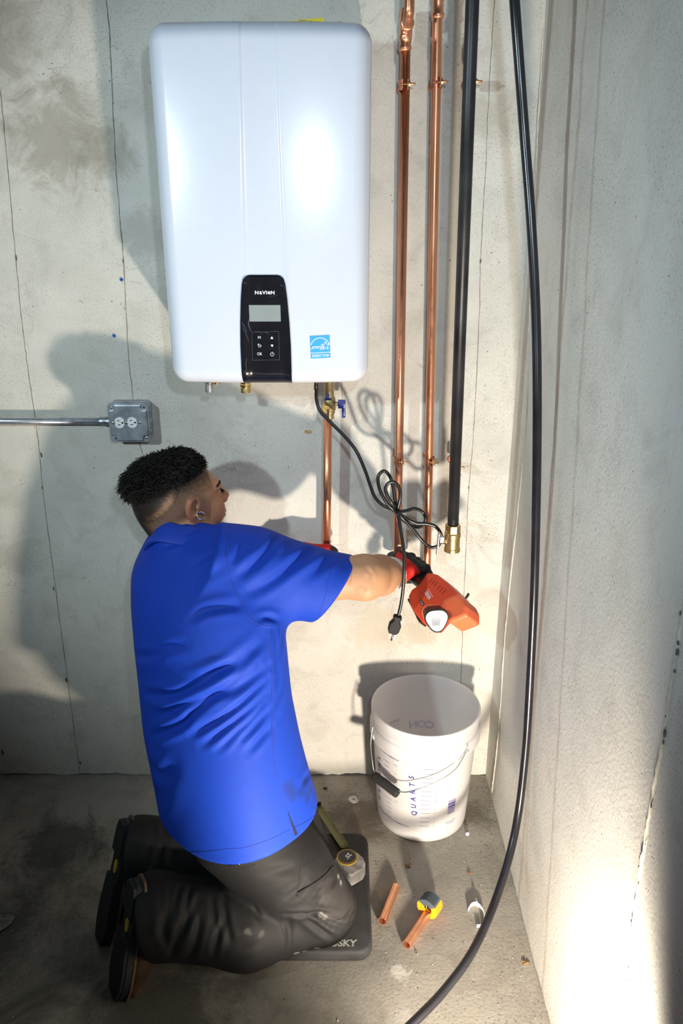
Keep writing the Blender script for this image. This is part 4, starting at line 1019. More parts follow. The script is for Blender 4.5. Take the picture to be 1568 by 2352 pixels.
# ================================================================== PERSON
def unit(v): v = np.asarray(v, float); return v / np.linalg.norm(v)
person = None
SKIN = np.array([0.50, 0.265, 0.148])
# ---- joints
Nc = np.array([-0.372, -0.300, 0.950])             # base of the neck
RS = np.array([-0.205, -0.395, 0.896])             # right shoulder
EL = atY(838, 1326, -0.355)                        # right elbow
WR = atY(908, 1316, -0.190)                        # right wrist
LSh = np.array([-0.435, -0.140, 0.835]); LEl = np.array([-0.27, -0.085, 0.74]); LWr = np.array([-0.115, -0.088, 0.80])

# ---- head frame
hf = unit((0.82, 0.51, 0.12)); hu = np.array([-0.03, -0.12, 1.0]); hu = unit(hu - hf * (hu @ hf)); hl = np.cross(hu, hf)
HR = np.stack([hf, hl, hu], 1)                     # columns: forward, left, up
ear0 = atY(445, 1168, -0.305)
HO = ear0 - HR @ np.array([0.004, -0.079, 0.022])
H = lambda x, y, z: HO + HR @ np.array([x, y, z])
def head_sdf(P):
    q = (P - HO.astype(np.float32)) @ HR.astype(np.float32)
    ya = np.abs(q[..., 1]); m = np.stack([q[..., 0], ya, q[..., 2]], -1)
    d = ellip(q, (-0.016, 0, 0.042), (0.100, 0.077, 0.080))
    d = smin(d, ellip(q, (-0.045, 0, -0.005), (0.062, 0.060, 0.070)), 0.03)
    d = smin(d, ellip(m, (0.042, 0.0, 0.000), (0.056, 0.062, 0.085)), 0.025)
    d = smin(d, rcone(m, (0.002, 0.052, -0.050), (0.076, 0.010, -0.100), 0.024, 0.021), 0.03)
    d = smin(d, ellip(m, (0.066, 0.040, -0.022), (0.030, 0.024, 0.034)), 0.02)
    d = smin(d, ellip(m, (0.084, 0.022, 0.040), (0.016, 0.030, 0.010)), 0.014)
    d = smax(d, -ellip(m, (0.106, 0.032, 0.019), (0.020, 0.019, 0.013)), 0.012)
    d = smin(d, ellip(m, (0.082, 0.032, 0.018), (0.0135, 0.015, 0.012)), 0.004)
    d = smin(d, rcone(q, (0.092, 0, 0.030), (0.117, 0, -0.010), 0.008, 0.0105), 0.012)
    d = smin(d, ellip(m, (0.106, 0.012, -0.015), (0.012, 0.008, 0.008)), 0.006)
    d = smin(d, ellip(q, (0.093, 0, -0.043), (0.014, 0.026, 0.012)), 0.012)
    d = smin(d, ellip(q, (0.104, 0, -0.046), (0.008, 0.020, 0.0055)), 0.004)
    d = smin(d, ellip(q, (0.101, 0, -0.058), (0.009, 0.018, 0.0065)), 0.004)
    # right and left ear
    er = np.array([[math.cos(.28), 0, math.sin(.28)], [0, 1, 0], [-math.sin(.28), 0, math.cos(.28)]])
    qe = (m - np.array([0.000, 0.081, 0.022], np.float32)); qe = qe @ er.astype(np.float32)
    flare = qe[..., 1] + 0.25 * qe[..., 0]
    qq = np.stack([qe[..., 0], flare, qe[..., 2]], -1)
    e = ellip(qq, (0, 0, 0.004), (0.0200, 0.0085, 0.031))
    e = smin(e, ellip(qq, (0.006, 0, -0.022), (0.010, 0.006, 0.012)), 0.008)
    e = smax(e, -ellip(qq, (0.003, 0.010, 0.006), (0.0120, 0.0125, 0.021)), 0.003)
    e = smin(e, ellip(qq, (0.011, 0.001, 0.000), (0.005, 0.006, 0.010)), 0.004)
    e = smax(e, -ellip(qq, (0.007, 0.006, -0.004), (0.005, 0.008, 0.006)), 0.002)
    d = smin(d, e, 0.006)
    return d
def neck_sdf(P):
    return rcone(P, H(-0.030, 0, -0.05), Nc + np.array([0.01, 0.01, -0.04]), 0.058, 0.066)
def arm_sdf(P):
    mid = EL * 0.55 + WR * 0.45
    d = chain(P, [RS, RS * .35 + EL * .65 + np.array([0, 0, -.010]), EL, mid, WR, WR + unit(WR - EL) * 0.03], [0.052, 0.049, 0.0515, 0.0480, 0.034, 0.030], 0.02)
    d = smin(d, ellip(P, EL + np.array([0.000, -0.035, -0.016]), (0.022, 0.020, 0.020)), 0.02)
    return d
def larm_sdf(P):
    return chain(P, [LSh, LEl, LWr, LWr + unit(LWr - LEl) * .02], [0.052, 0.044, 0.030, .028], 0.02)

# ---- torso core used by skin, shirt
ZS = [0.27, 0.33, 0.42, 0.52, 0.62, 0.70, 0.78, 0.85, 0.90, 0.94]
YC = [-0.570, -0.560, -0.528, -0.490, -0.452, -0.420, -0.385, -0.350, -0.325, -0.31]
# silhouette of the shirt: image row -> left / right column
VV = [1190, 1240, 1290, 1330, 1370, 1430, 1490, 1540, 1600, 1650, 1730, 1800, 1880, 1915, 2000]
LL = [372, 345, 312, 294, 290, 299, 305, 318, 318, 322, 344, 360, 378, 386, 392]
RRr = [560, 590, 630, 640, 645, 652, 656, 660, 666, 676, 694, 712, 735, 738, 745]
AT = math.radians(47); tr_ = np.array([math.cos(AT), -math.sin(AT), 0]); tf_ = np.array([math.sin(AT), math.cos(AT), 0])
ratio = [0.92, 0.90, 0.84, 0.78, 0.74, 0.70, 0.66, 0.62, 0.58, 0.55]
st_ = []
for z, y, k in zip(ZS, YC, ratio):
    q = np.array([0, y, z]) - CAM; dep = q @ C_F; v = CYP - FPX * (q @ C_U) / dep
    l, r = np.interp(v, VV, LL), np.interp(v, VV, RRr)
    xl, xr = (l - CXP) * dep / FPX, (r - CXP) * dep / FPX; hw = (xr - xl) / 2
    au = hw / math.sqrt(math.cos(AT) ** 2 + (k * math.sin(AT)) ** 2); cx = (xl + xr) / 2
    c = np.array([cx, y, z]); st_.append((z, c @ tr_, c @ tf_, au, au * k))
TR = np.stack([tr_, tf_, np.array([0, 0, 1.0])], 1)
def torso_sdf(P, g=0.0):
    s = [(a, b, c, d + g, e + g) for a, b, c, d, e in st_]
    return loft(P, (0, 0, 0), TR, s, n=2.35, rnd=0.03)
# ---- SHIRT
S0 = RS + np.array([-0.01, 0.01, -0.004]); S1 = atY(763, 1351, -0.352)
sax = unit(S1 - S0); su = unit(np.array([0, 0, 1]) - sax * sax[2]); sv = np.cross(sax, su); SR = np.stack([su, sv, sax], 1); sl = np.linalg.norm(S1 - S0)
L1 = LSh * .35 + LEl * .65
HEMZ = 0.362
def shirt_sdf(P):
    d = torso_sdf(P)
    # back of the shoulders, slope of the neck
    d = smin(d, rcone(P, Nc + np.array([0, 0.0, -0.055]), RS + np.array([-.02, 0.01, -0.010]), 0.072, 0.078), 0.06)
    d = smin(d, rcone(P, Nc + np.array([0, 0.0, -0.055]), LSh + np.array([0.0, 0, 0.0]), 0.066, 0.066), 0.05)
    sl_ = loft(P, S0, SR, [(-0.09, 0, 0, 0.095, 0.085), (0.0, 0.004, 0, 0.100, 0.088), (sl * .5, 0.003, 0.004, 0.091, 0.086), (sl * .85, 0.002, 0.008, 0.087, 0.086), (sl + .04, 0.002, 0.008, 0.089, 0.087)], n=2.1, rnd=0.006)
    qs = (P - S0.astype(np.float32)) @ SR.astype(np.float32)
    sl_ = smax(sl_, (qs[..., 2] - sl - 0.34 * qs[..., 0] + 0.16 * qs[..., 1]) * 0.92, 0.006)
    d = smin(d, sl_, 0.045)
    d = smin(d, chain(P, [LSh, L1], [0.068, 0.064], .01), 0.05)
    d = smax(d, HEMZ - P[..., 2] + 0.06 * (P[..., 0] + 0.22), 0.010)
    return d
# ---- TROUSERS
RH = np.array([-0.240, -0.600, 0.350]); RK = np.array([-0.050, -0.618, 0.116]); RA = np.array([-0.430, -0.690, 0.168])
LH = np.array([-0.240, -0.450, 0.360]); LK = np.array([-0.110, -0.440, 0.118]); LA = np.array([-0.500, -0.520, 0.188])
def trousers_sdf(P):
    d = ellip(P, (-0.240, -0.545, 0.385), (0.138, 0.145, 0.135))
    th = chain(P, [RH, RH * .45 + RK * .55, RK], [0.116, 0.108, 0.087], 0.02)
    cf = chain(P, [RK + np.array([-.015, 0, -.008]), RK * .55 + RA * .45 + np.array([0, -0.022, -0.018]), RA, RA + (RA - RK) * .2], [0.080, 0.093, 0.089, 0.089], 0.03)
    r = smin(th, cf, 0.012)
    th2 = chain(P, [LH, LH * .45 + LK * .55, LK], [0.118, 0.105, 0.080], 0.02)
    cf2 = chain(P, [LK + np.array([-.015, 0, -.008]), LK * .55 + LA * .45, LA, LA + (LA - LK) * .2], [0.074, 0.082, 0.080, 0.080], 0.03)
    l = smin(th2, cf2, 0.012)
    r = smax(r, -0.426 - 0.22 * (P[..., 2] - .12) - P[..., 0], 0.004); l = smax(l, -0.518 - P[..., 0], 0.004)
    d = smin(d, r, 0.03); d = smin(d, l, 0.03)
    d = smax(d, 0.0345 - P[..., 2], 0.006)
    return d

# ---- helpers for cloth: ray-cast image points onto a surface, press folds into it
def bvh_of(V, Q): return BVHTree.FromPolygons([tuple(v) for v in V], [tuple(q) for q in Q])
def cast(bvh, pts, n=None, off=0.0):
    out = []
    P = resample(np.array([[u, v, 0] for u, v in pts], float), 1, n)[0] if n else np.array([[u, v, 0] for u, v in pts], float)
    for u, v, _ in P:
        d = Vector(ray(u, v)).normalized(); loc, nor, i, dist = bvh.ray_cast(Vector(CAM), d)
        if loc is not None: out.append(np.array(loc) + np.array(nor) * off)
    return np.array(out)
def press(V, Q, folds, bvh, scale=1.0):
    nrm = normals(V, Q); disp = np.zeros(len(V))
    for pts, amp, wd in folds:
        pl = cast(bvh, pts, 24)
        if len(pl) < 3: continue
        m = np.where((np.abs(V - pl.mean(0)).max(1) < np.abs(pl - pl.mean(0)).max() + 5 * wd))[0]
        d, par = seg_dist(V[m], pl); tp = np.clip(np.sin(math.pi * np.clip(par, 0.02, .98)), 0, 1) ** 0.7
        disp[m] += amp * scale * tp * (-np.exp(-(d / wd) ** 2) + 0.6 * np.exp(-((d - 1.9 * wd) / (1.1 * wd)) ** 2))
    return V + nrm * disp[:, None]
def strip(name, bvh, pts, r, mat, parent, n=60, off=0.0):
    P = cast(bvh, pts, n, off)
    return MB().tube(P, r, n=6).build(name, mat, parent)

# ---- BODY (skin)
def skin_hi(P): return smin(head_sdf(P), neck_sdf(P), 0.02)
def skin_lo(P):
    d = torso_sdf(P, -0.022); d = smin(d, arm_sdf(P), 0.03); d = smin(d, larm_sdf(P), 0.03)
    d = smin(d, neck_sdf(P), 0.03)
    return d
V1, Q1 = nets(skin_hi, HO - np.array([.15, .15, .17]), HO + np.array([.16, .16, .16]), 0.0022)
V2, Q2 = nets(skin_lo, (-0.62, -0.78, 0.36), (0.30, -0.03, 1.02), 0.0045)
V1 = nb_smooth(V1, Q1, 1, .4); V2 = nb_smooth(V2, Q2, 2, .5)
# crease inside the elbow
bv2 = bvh_of(V2, Q2)
V2 = press(V2, Q2, [([(847, 1305), (851, 1318), (850, 1330)], .0035, .004), ([(826, 1338), (836, 1350), (832, 1362)], .0015, .006)], bv2)
q = (V1 - HO) @ HR; x, y, z = q.T; ya = np.abs(y)
sm = lambda a, b, t: (lambda s: s * s * (3 - 2 * s))(np.clip((t - a) / (b - a), 0, 1))
c1 = np.tile(SKIN * np.array([0.92, 0.86, 0.84]), (len(V1), 1))
nz = np.random.default_rng(5).uniform(-1, 1, len(V1))
red = np.exp(-(((x - .118) / .02) ** 2 + (y / .02) ** 2 + ((z + .01) / .02) ** 2)) + 0.8 * np.exp(-(((x - .075) / .03) ** 2 + ((ya - .05) / .03) ** 2 + ((z + .02) / .03) ** 2)) + .8 * sm(.079, .086, ya) * sm(-.05, -.01, z)
c1 *= (1 - red[:, None] * np.array([0.0, 0.22, 0.25]))
lip = np.exp(-(((z + .052) / .010) ** 2)) * sm(.092, .10, x) * sm(.026, .018, ya)
c1 = c1 * (1 - lip[:, None]) + lip[:, None] * np.array([0.40, 0.16, 0.13])
# clipped hair: density fades from black at the crown to skin above the ear and nape
s = z + 0.25 * np.maximum(0, -x - .01) + 0.95 * np.maximum(0, -x - .05) - 0.10 * np.maximum(0, x)
back = sm(.062, .02, ya) * sm(-.055, -.085, x) * sm(-.085, -.04, z)
fade = np.maximum(sm(0.012, 0.092, s + nz * .010) ** 1.3, back * .97)
hairline = sm(.075, .066, x - .10 * (z - .06)) * np.where(z > .045, 1, sm(.040, .032, x))
fade = fade * hairline * (1 - sm(.0795, .083, ya) * (z < .05))
c1 = c1 * (1 - fade[:, None]) + fade[:, None] * np.array([0.012, 0.010, 0.009])
stubble = 0.42 * sm(-.03, .03, s) * sm(.05, .035, x) * (1 - fade) * (1 - sm(.0785, .081, ya))  # grey-brown stubble where the clipped hair thins out
c1 = c1 * (1 - stubble[:, None]) + stubble[:, None] * np.array([0.20, 0.15, 0.11])
beard = sm(-.055, -.075, z + .3 * (.06 - x)) * sm(-.005, .02, x) * .55 + .5 * np.exp(-(((z + .033) / .006) ** 2)) * sm(.088, .098, x) * sm(.03, .02, ya)
beard = np.clip(beard * (0.75 + 0.5 * nz), 0, .75)
c1 = c1 * (1 - beard[:, None]) + beard[:, None] * np.array([0.05, 0.035, 0.025])
c2 = np.tile(SKIN, (len(V2), 1))
M_SKIN = vcol('skin', 0.5, 0.35, bmp=0.15, bscale=500, sss=0.10, var=0.10)
person = mesh_vq('person', np.vstack([V1, V2]), np.vstack([Q1, Q2 + len(V1)]), M_SKIN, None, np.vstack([c1, c2]))
tag(person, 'kneeling man in blue polo shirt and black work trousers pressing a pipe', 'person')

# ---- hair on top: short curly strands over a dark cap
M_HAIR = plain('black_hair', (0.006, 0.005, 0.0045), 0.6, var=0.3, spec=0.22)
def scalp(az, el):
    d_ = np.array([math.cos(el) * math.cos(az), math.cos(el) * math.sin(az), math.sin(el)])
    return np.array([-0.016, 0, 0.042]) + d_ * np.array([0.100, 0.077, 0.080]), unit(d_ / np.array([0.100, 0.077, 0.080]))
hm = MB(); cnt = 0; rr = random.Random(3)
while cnt < 4600:
    az = rr.uniform(-math.pi, math.pi); el = math.asin(rr.uniform(-0.1, 1.0)); p, nn = scalp(az, el)
    sv_ = p[2] + 0.30 * max(0, -p[0] - .01) - 0.10 * max(0, p[0])
    if sv_ < 0.090 or p[0] > 0.058 + .10 * (p[2] - .06) or p[2] < 0.02: continue
    cnt += 1
    k = min(1, (sv_ - 0.086) / 0.036)
    ln = (0.010 + 0.026 * k) * rr.uniform(.55, 1.5)
    ln *= 1 + 0.35 * max(0, math.cos(az)) + (0.15 if p[0] < -.085 else 0)
    flow = unit(np.array([0.30 + 6.0 * (p[0] + .01) * (1 if p[0] < -.01 else .6), rr.uniform(-.6, .6), 0.15]) + nn * 0.75)
    ph = rr.uniform(0, 6.28); A_, B_, W_ = frame(flow); cr = rr.uniform(.003, .0075); pts = []
    for i in range(8):
        t = i / 7; drop = -0.014 * t * t * (ln / .03)
        pts.append(p + flow * ln * t - nn * .001 + (A_ * math.cos(ph + t * 7) + B_ * math.sin(ph + t * 7)) * cr * min(1, 1.6 * t) + np.array([.004 * t * (p[0] * 12), 0, drop]))
    hm.tube(np.array([HO + HR @ a for a in pts]), [0.0013, .0015, .0015, .0014, .0013, .0011, .0008, .0003], n=4, caps=False)
hair = hm.build('hair', M_HAIR, person)
# eyebrows, lashes, chin hair on the visible side
def tuft(name, n, fn, r=0.0006):
    mb = MB()
    for i in range(n):
        a, b = fn(i / n); mb.tube(np.array([H(*a), H(*((np.array(a) + np.array(b)) / 2 + np.array([.0006, 0, .0006]))), H(*b)]), [r, r * .8, r * .3], n=4, caps=False)
    return mb.build(name, M_HAIR, person)
for sg in (-1, 1):
    tuft('eyebrow', 70, lambda t: ((0.098 - 0.020 * t ** 2 + rr.uniform(-.001, .001), sg * (0.016 + 0.034 * t), 0.0400 + 0.006 * math.sin(t * 2.4) + rr.uniform(-.003, .003)), (0.100 - .021 * t ** 2, sg * (0.022 + 0.036 * t), 0.0425 + 0.006 * math.sin(t * 2.4) + rr.uniform(-.002, .002))), .0009)
    tuft('eyelash', 26, lambda t: ((0.0955 - .006 * abs(t - .4), sg * (0.020 + 0.024 * t), 0.0225), (0.1035 - .006 * abs(t - .4), sg * (0.020 + 0.028 * t), 0.0215)), .0005)
    e_ = MB().sphere(H(0.0835, sg * .032, 0.018), 0.0122, 16, 10).build('eyeball', plain('eye_white', (0.62, 0.58, 0.54), 0.2, var=0.02), person)
    MB().sphere(H(0.0915, sg * .0335, 0.0165), 0.0056, 12, 8).build('iris', plain('iris_brown', (0.02, 0.012, 0.008), 0.1), e_)
tuft('beard', 260, lambda t: (lambda a: ((0.095 - .03 * a ** 2 + rr.uniform(-.004, .002), .055 * a, -0.095 + .02 * a * a + rr.uniform(-.012, .012)), (0.103 - .03 * a ** 2, .058 * a + rr.uniform(-.003, .003), -0.106 + .02 * a * a + rr.uniform(-.012, .010))))(rr.uniform(-1, 1)), .0007)
# earring
er_c = atY(461, 1185, -0.322); A_ = [er_c + (C_R * math.cos(t) + C_U * math.sin(t)) * .0088 + C_F * (.004 * math.cos(t)) for t in np.linspace(.5, 5.9, 26)]
MB().tube(np.array(A_), 0.0017, n=8).build('earring', plain('silver', (0.85, 0.85, 0.86), 0.15, metal=1.0, var=0.02), person)

# ---- SHIRT
VS, QS = nets(lambda P: shirt_sdf(P), (-0.64, -0.80, 0.30), (0.05, -0.03, 1.03), 0.0036)
VS = nb_smooth(VS, QS, 2, .5); bs = bvh_of(VS, QS)
FOLDS = [  # (image polyline of the valley, depth, half width)
    ([(413, 1566), (480, 1543), (546, 1525)], .0040, .0085), ([(318, 1592), (396, 1598), (451, 1573), (500, 1546), (560, 1520)], .0085, .010),
    ([(356, 1647), (402, 1629), (451, 1607), (494, 1589), (540, 1561), (590, 1528)], .0080, .0085), ([(328, 1698), (387, 1678), (424, 1659), (445, 1635), (494, 1601), (537, 1583), (586, 1552), (617, 1530)], .0090, .009),
    ([(440, 1688), (464, 1674), (513, 1647), (555, 1616), (613, 1558)], .0070, .0075), ([(462, 1714), (507, 1681), (543, 1653), (580, 1622), (618, 1584)], .0075, .0075),
    ([(500, 1724), (543, 1681), (574, 1653), (618, 1600)], .0060, .007), ([(545, 1706), (580, 1671), (618, 1628)], .0055, .007), ([(568, 1730), (622, 1668)], .0040, .008),
    ([(335, 1752), (372, 1778), (400, 1756)], .0050, .016), ([(350, 1860), (385, 1800), (405, 1750)], .0040, .02),
    ([(630, 1258), (600, 1283), (542, 1330)], .0070, .010), ([(730, 1258), (676, 1294), (624, 1335), (562, 1368)], .0085, .011), ([(646, 1228), (617, 1259), (588, 1296)], .0050, .009),
    ([(760, 1280), (735, 1300), (705, 1330)], .0040, .010), ([(560, 1240), (548, 1270), (530, 1300)], .0035, .008), ([(438, 1420), (473, 1402), (520, 1393), (560, 1390)], .0050, .010),
    ([(370, 1492), (400, 1484), (430, 1483)], .0035, .010), ([(528, 1559), (573, 1507), (612, 1470)], .0050, .009), ([(473, 1555), (521, 1528), (573, 1490), (610, 1450)], .0055, .010),
    ([(632, 1445), (634, 1490), (630, 1540)], .0040, .007), ([(648, 1450), (640, 1510), (634, 1570)], .0035, .007), ([(300, 1500), (330, 1508), (370, 1500)], .0040, .010),
    ([(590, 1425), (612, 1418), (640, 1424)], .0050, .007), ([(440, 1300), (480, 1275), (505, 1262)], .0025, .010), ([(360, 1262), (400, 1250), (450, 1238)], .0022, .008),
    ([(470, 1330), (500, 1310), (515, 1295)], .0025, .009), ([(690, 1815), (700, 1790), (712, 1775)], .003, .008), ([(625, 1640), (640, 1600), (650, 1560)], .0030, .008)]
VS = press(VS, QS, FOLDS, bs); VS = nb_smooth(VS, QS, 1, .35)
bs = bvh_of(VS, QS)
cs = np.tile(np.array([0.0042, 0.043, 0.41]), (len(VS), 1))
dark_spots = cast(bs, [(690, 1818), (700, 1800), (672, 1826), (712, 1812), (705, 1830), (663, 1808)])
for i, c in enumerate(dark_spots):                        # dark blotches above the slit
    d = np.linalg.norm(VS - c, axis=1); k = sm(.016 + .004 * (i % 3), .006, d + .004 * np.sin(VS[:, 0] * 300 + i) * np.sin(VS[:, 2] * 260)) * .62
    cs = cs * (1 - k[:, None]) + k[:, None] * np.array([0.010, 0.028, 0.16])
def cloth_mat(name, rough, bm, sheen):
    m = vcol(name, rough, 0.3, bmp=bm, bscale=900, var=0.05); b = m.node_tree.nodes['Principled BSDF']
    b.inputs['Sheen Weight'].default_value = sheen; b.inputs['Sheen Roughness'].default_value = .5
    b.inputs['Sheen Tint'].default_value = (0.5, 0.65, 1, 1); return m
shirt = mesh_vq('polo_shirt', VS, QS, cloth_mat('blue_cloth', 0.68, 0.12, 0.0), person, cs)
shirt['label'] = 'bright blue short-sleeved polo shirt'
M_SMB = plain('shirt_seam', (0.008, 0.030, 0.28), 0.7, var=0.1)
strip('armhole_seam', bs, [(527, 1226), (521, 1270), (523, 1300), (535, 1345), (555, 1387), (576, 1421), (600, 1436), (624, 1438)], .0009, M_SMB, shirt)
strip('side_seam', bs, [(624, 1438), (621, 1483), (624, 1530), (624, 1577), (624, 1653), (627, 1730), (638, 1785), (650, 1821), (661, 1864)], .0009, M_SMB, shirt)
strip('hem_stitch', bs, [(384, 1930), (410, 1945), (439, 1957), (480, 1955), (520, 1950), (560, 1947), (617, 1929), (664, 1906)], .0007, M_SMB, shirt)
strip('hem_stitch', bs, [(675, 1901), (705, 1886), (730, 1867)], .0007, M_SMB, shirt)
strip('sleeve_stitch', bs, [(762, 1272), (757, 1318), (745, 1373), (731, 1416)], .0006, M_SMB, shirt)
strip('slit', bs, [(661, 1864), (668, 1885), (675, 1903), (680, 1917)], np.linspace(.0008, .0042, 30), plain('slit_shadow_cloth', (0.010, 0.012, 0.05), .9), shirt, n=30)
# collar: folded band round the neck
na_ = unit((0.10, 0.60, 0.79)); ca_, cb_, cw_ = frame(na_, (1, 0, 0)); C0 = atY(424, 1243, -0.285) + na_ * .008
vs_ = []; nC = 72
for (r_, h_) in ((.0690, .010), (.0720, .015), (.0760, .012), (.0850, -.012), (.0950, -.034), (.0940, -.040), (.078, -.038), (.068, -.01)):
    for k in range(nC):
        t = 2 * math.pi * k / nC; wv = .0025 * math.sin(3 * t + 1) + .002 * math.sin(5 * t)
        vs_.append(C0 + cw_ * (h_ + wv) + (ca_ * math.cos(t) + cb_ * math.sin(t)) * (r_ + wv * .5))
MB().add(vs_, [(i * nC + k, i * nC + (k + 1) % nC, ((i + 1) % 8) * nC + (k + 1) % nC, ((i + 1) % 8) * nC + k) for i in range(8) for k in range(nC)]).build('collar', plain('blue_collar', (0.0042, 0.043, 0.41), 0.65, var=0.04, bmp=0.1, bscale=900), shirt)

# ---- TROUSERS
VT, QT = nets(trousers_sdf, (-0.60, -0.80, 0.02), (0.12, -0.30, 0.54), 0.0040)
VT = nb_smooth(VT, QT, 2, .5); bt = bvh_of(VT, QT)
TF = [([(368, 2038), (372, 2100), (360, 2170)], .005, .008), ([(392, 2030), (388, 2090), (378, 2140), (385, 2180)], .008, .008), ([(410, 2035), (402, 2080), (398, 2110)], .005, .006), ([(436, 2040), (428, 2080), (424, 2110)], .006, .006),
      ([(450, 2062), (432, 2110), (405, 2160), (390, 2200)], .008, .008), ([(452, 2070), (456, 2120), (448, 2165), (430, 2205)], .007, .008), ([(482, 2060), (492, 2100), (494, 2130)], .005, .006), ([(510, 2060), (516, 2100), (524, 2140), (528, 2170)], .006, .007),
      ([(516, 2105), (500, 2150), (488, 2200)], .006, .007), ([(580, 2080), (590, 2100), (600, 2115)], .004, .006), ([(690, 2100), (730, 2130), (770, 2160)], .006, .007), ([(720, 2095), (760, 2120), (795, 2130)], .006, .007),
      ([(640, 2100), (690, 2100), (740, 2098), (790, 2110)], .007, .006), ([(650, 2070), (690, 2040), (700, 2010)], .005, .010), ([(730, 2080), (740, 2050), (770, 2015)], .005, .012), ([(600, 2010), (640, 2000), (680, 1990)], .003, .010),
      ([(660, 2100), (665, 2150), (660, 2190)], .0035, .007), ([(600, 2150), (560, 2165), (520, 2160)], .004, .012), ([(350, 1895), (352, 1940), (345, 1990)], .004, .007), ([(375, 1890), (380, 1940), (376, 1990)], .005, .008)]
VT = press(VT, QT, TF, bt, 0.8); VT = nb_smooth(VT, QT, 1, .3); bt = bvh_of(VT, QT)
ct = np.tile(np.array([0.0088, 0.0085, 0.0095]), (len(VT), 1))
def smudge(pts, r_, col, k0, seed):
    global ct
    for i, c in enumerate(cast(bt, pts)):
        d = np.linalg.norm(VT - c, axis=1); k = sm(r_, r_ * .35, d + r_ * .35 * np.sin(VT[:, 0] * 240 + seed + i) * np.sin(VT[:, 2] * 310)) * k0; ct = ct * (1 - k[:, None]) + k[:, None] * np.array(col)
smudge([(775, 1985), (782, 2020), (790, 2050), (760, 2060), (745, 2040), (800, 2080), (770, 2100)], .040, (0.032, 0.029, 0.028), .6, 1)
smudge([(777, 2013), (782, 2026)], .008, (0.30, 0.29, 0.28), .7, 2); smudge([(789, 1982), (785, 1975)], .006, (0.40, 0.40, 0.40), .8, 3)
smudge([(730, 2178), (700, 2185), (680, 2190)], .009, (0.25, 0.23, 0.21), .7, 4); smudge([(570, 2140), (600, 2148)], .010, (0.09, 0.085, 0.08), .6, 5); smudge([(735, 2100), (745, 2105)], .008, (0.2, 0.19, 0.18), .5, 6)
trou = mesh_vq('trousers', VT, QT, cloth_mat('black_cloth', 0.7, 0.2, 0.0), person, ct); trou['label'] = 'dusty black work trousers'
M_SMT = plain('trouser_seam', (0.008, 0.008, 0.009), 0.8, var=0.2)
for pts in ([(640, 1940), (670, 1958), (690, 1990), (760, 1950), (770, 1915)], [(690, 1990), (684, 2040), (680, 2055)], [(684, 2048), (735, 2022), (765, 1990)], [(640, 2105), (652, 2150), (660, 2195)], [(770, 1930), (800, 1980), (812, 2040), (812, 2085)],
            [(495, 1995), (540, 1998), (586, 1986)], [(586, 1986), (580, 1972)], [(680, 2055), (720, 2085), (745, 2108), (780, 2112), (808, 2085)], [(755, 1940), (778, 1990), (795, 2030), (806, 2090)]):
    strip('seam', bt, pts, .0008, M_SMT, trou, 30)
strip('pocket_opening', bt, [(684, 2050), (710, 2035), (740, 2015), (764, 1990)], .0022, plain('pocket_dark', (0.003, 0.003, 0.003), .9), trou, 30)
strip('pen_clip', bt, [(528, 1987), (540, 1985), (551, 1983)], np.linspace(.0014, .0022, 12), M_CHROME, trou, 12, off=.001)
tl = cast(bt, [(796, 1962), (818, 2040)]); tq = cast(bt, [(803, 2000), (795, 2004)])
if len(tl) == 2 and len(tq) == 2:
    tu = unit(tl[1] - tl[0]); tn = np.array(bt.find_nearest(Vector((tl[0] + tl[1]) / 2))[1]); tn = unit(tn - tu * (tn @ tu)); tv = np.cross(tn, tu)
    v2, f2 = text_geo('TRUEWERK', 0.0215, 0.0003, xs=0.80); mid = (tl[0] + tl[1]) / 2 - tv * .004; P = []
    for a, b in v2:
        w_ = mid + tu * a + tv * b; loc, nor, i, d = bt.find_nearest(Vector(w_)); P.append(np.array(loc) + np.array(nor) * .0008)
    MB().add(P, f2).build('lettering', M_INKW, trou, smooth=False)
for pp in ((775, 1949), (780, 1959)):
    c = cast(bt, [pp])
    if len(c): MB().sphere(c[0], .0042, 10, 8).build('snap', M_CHROME, trou)

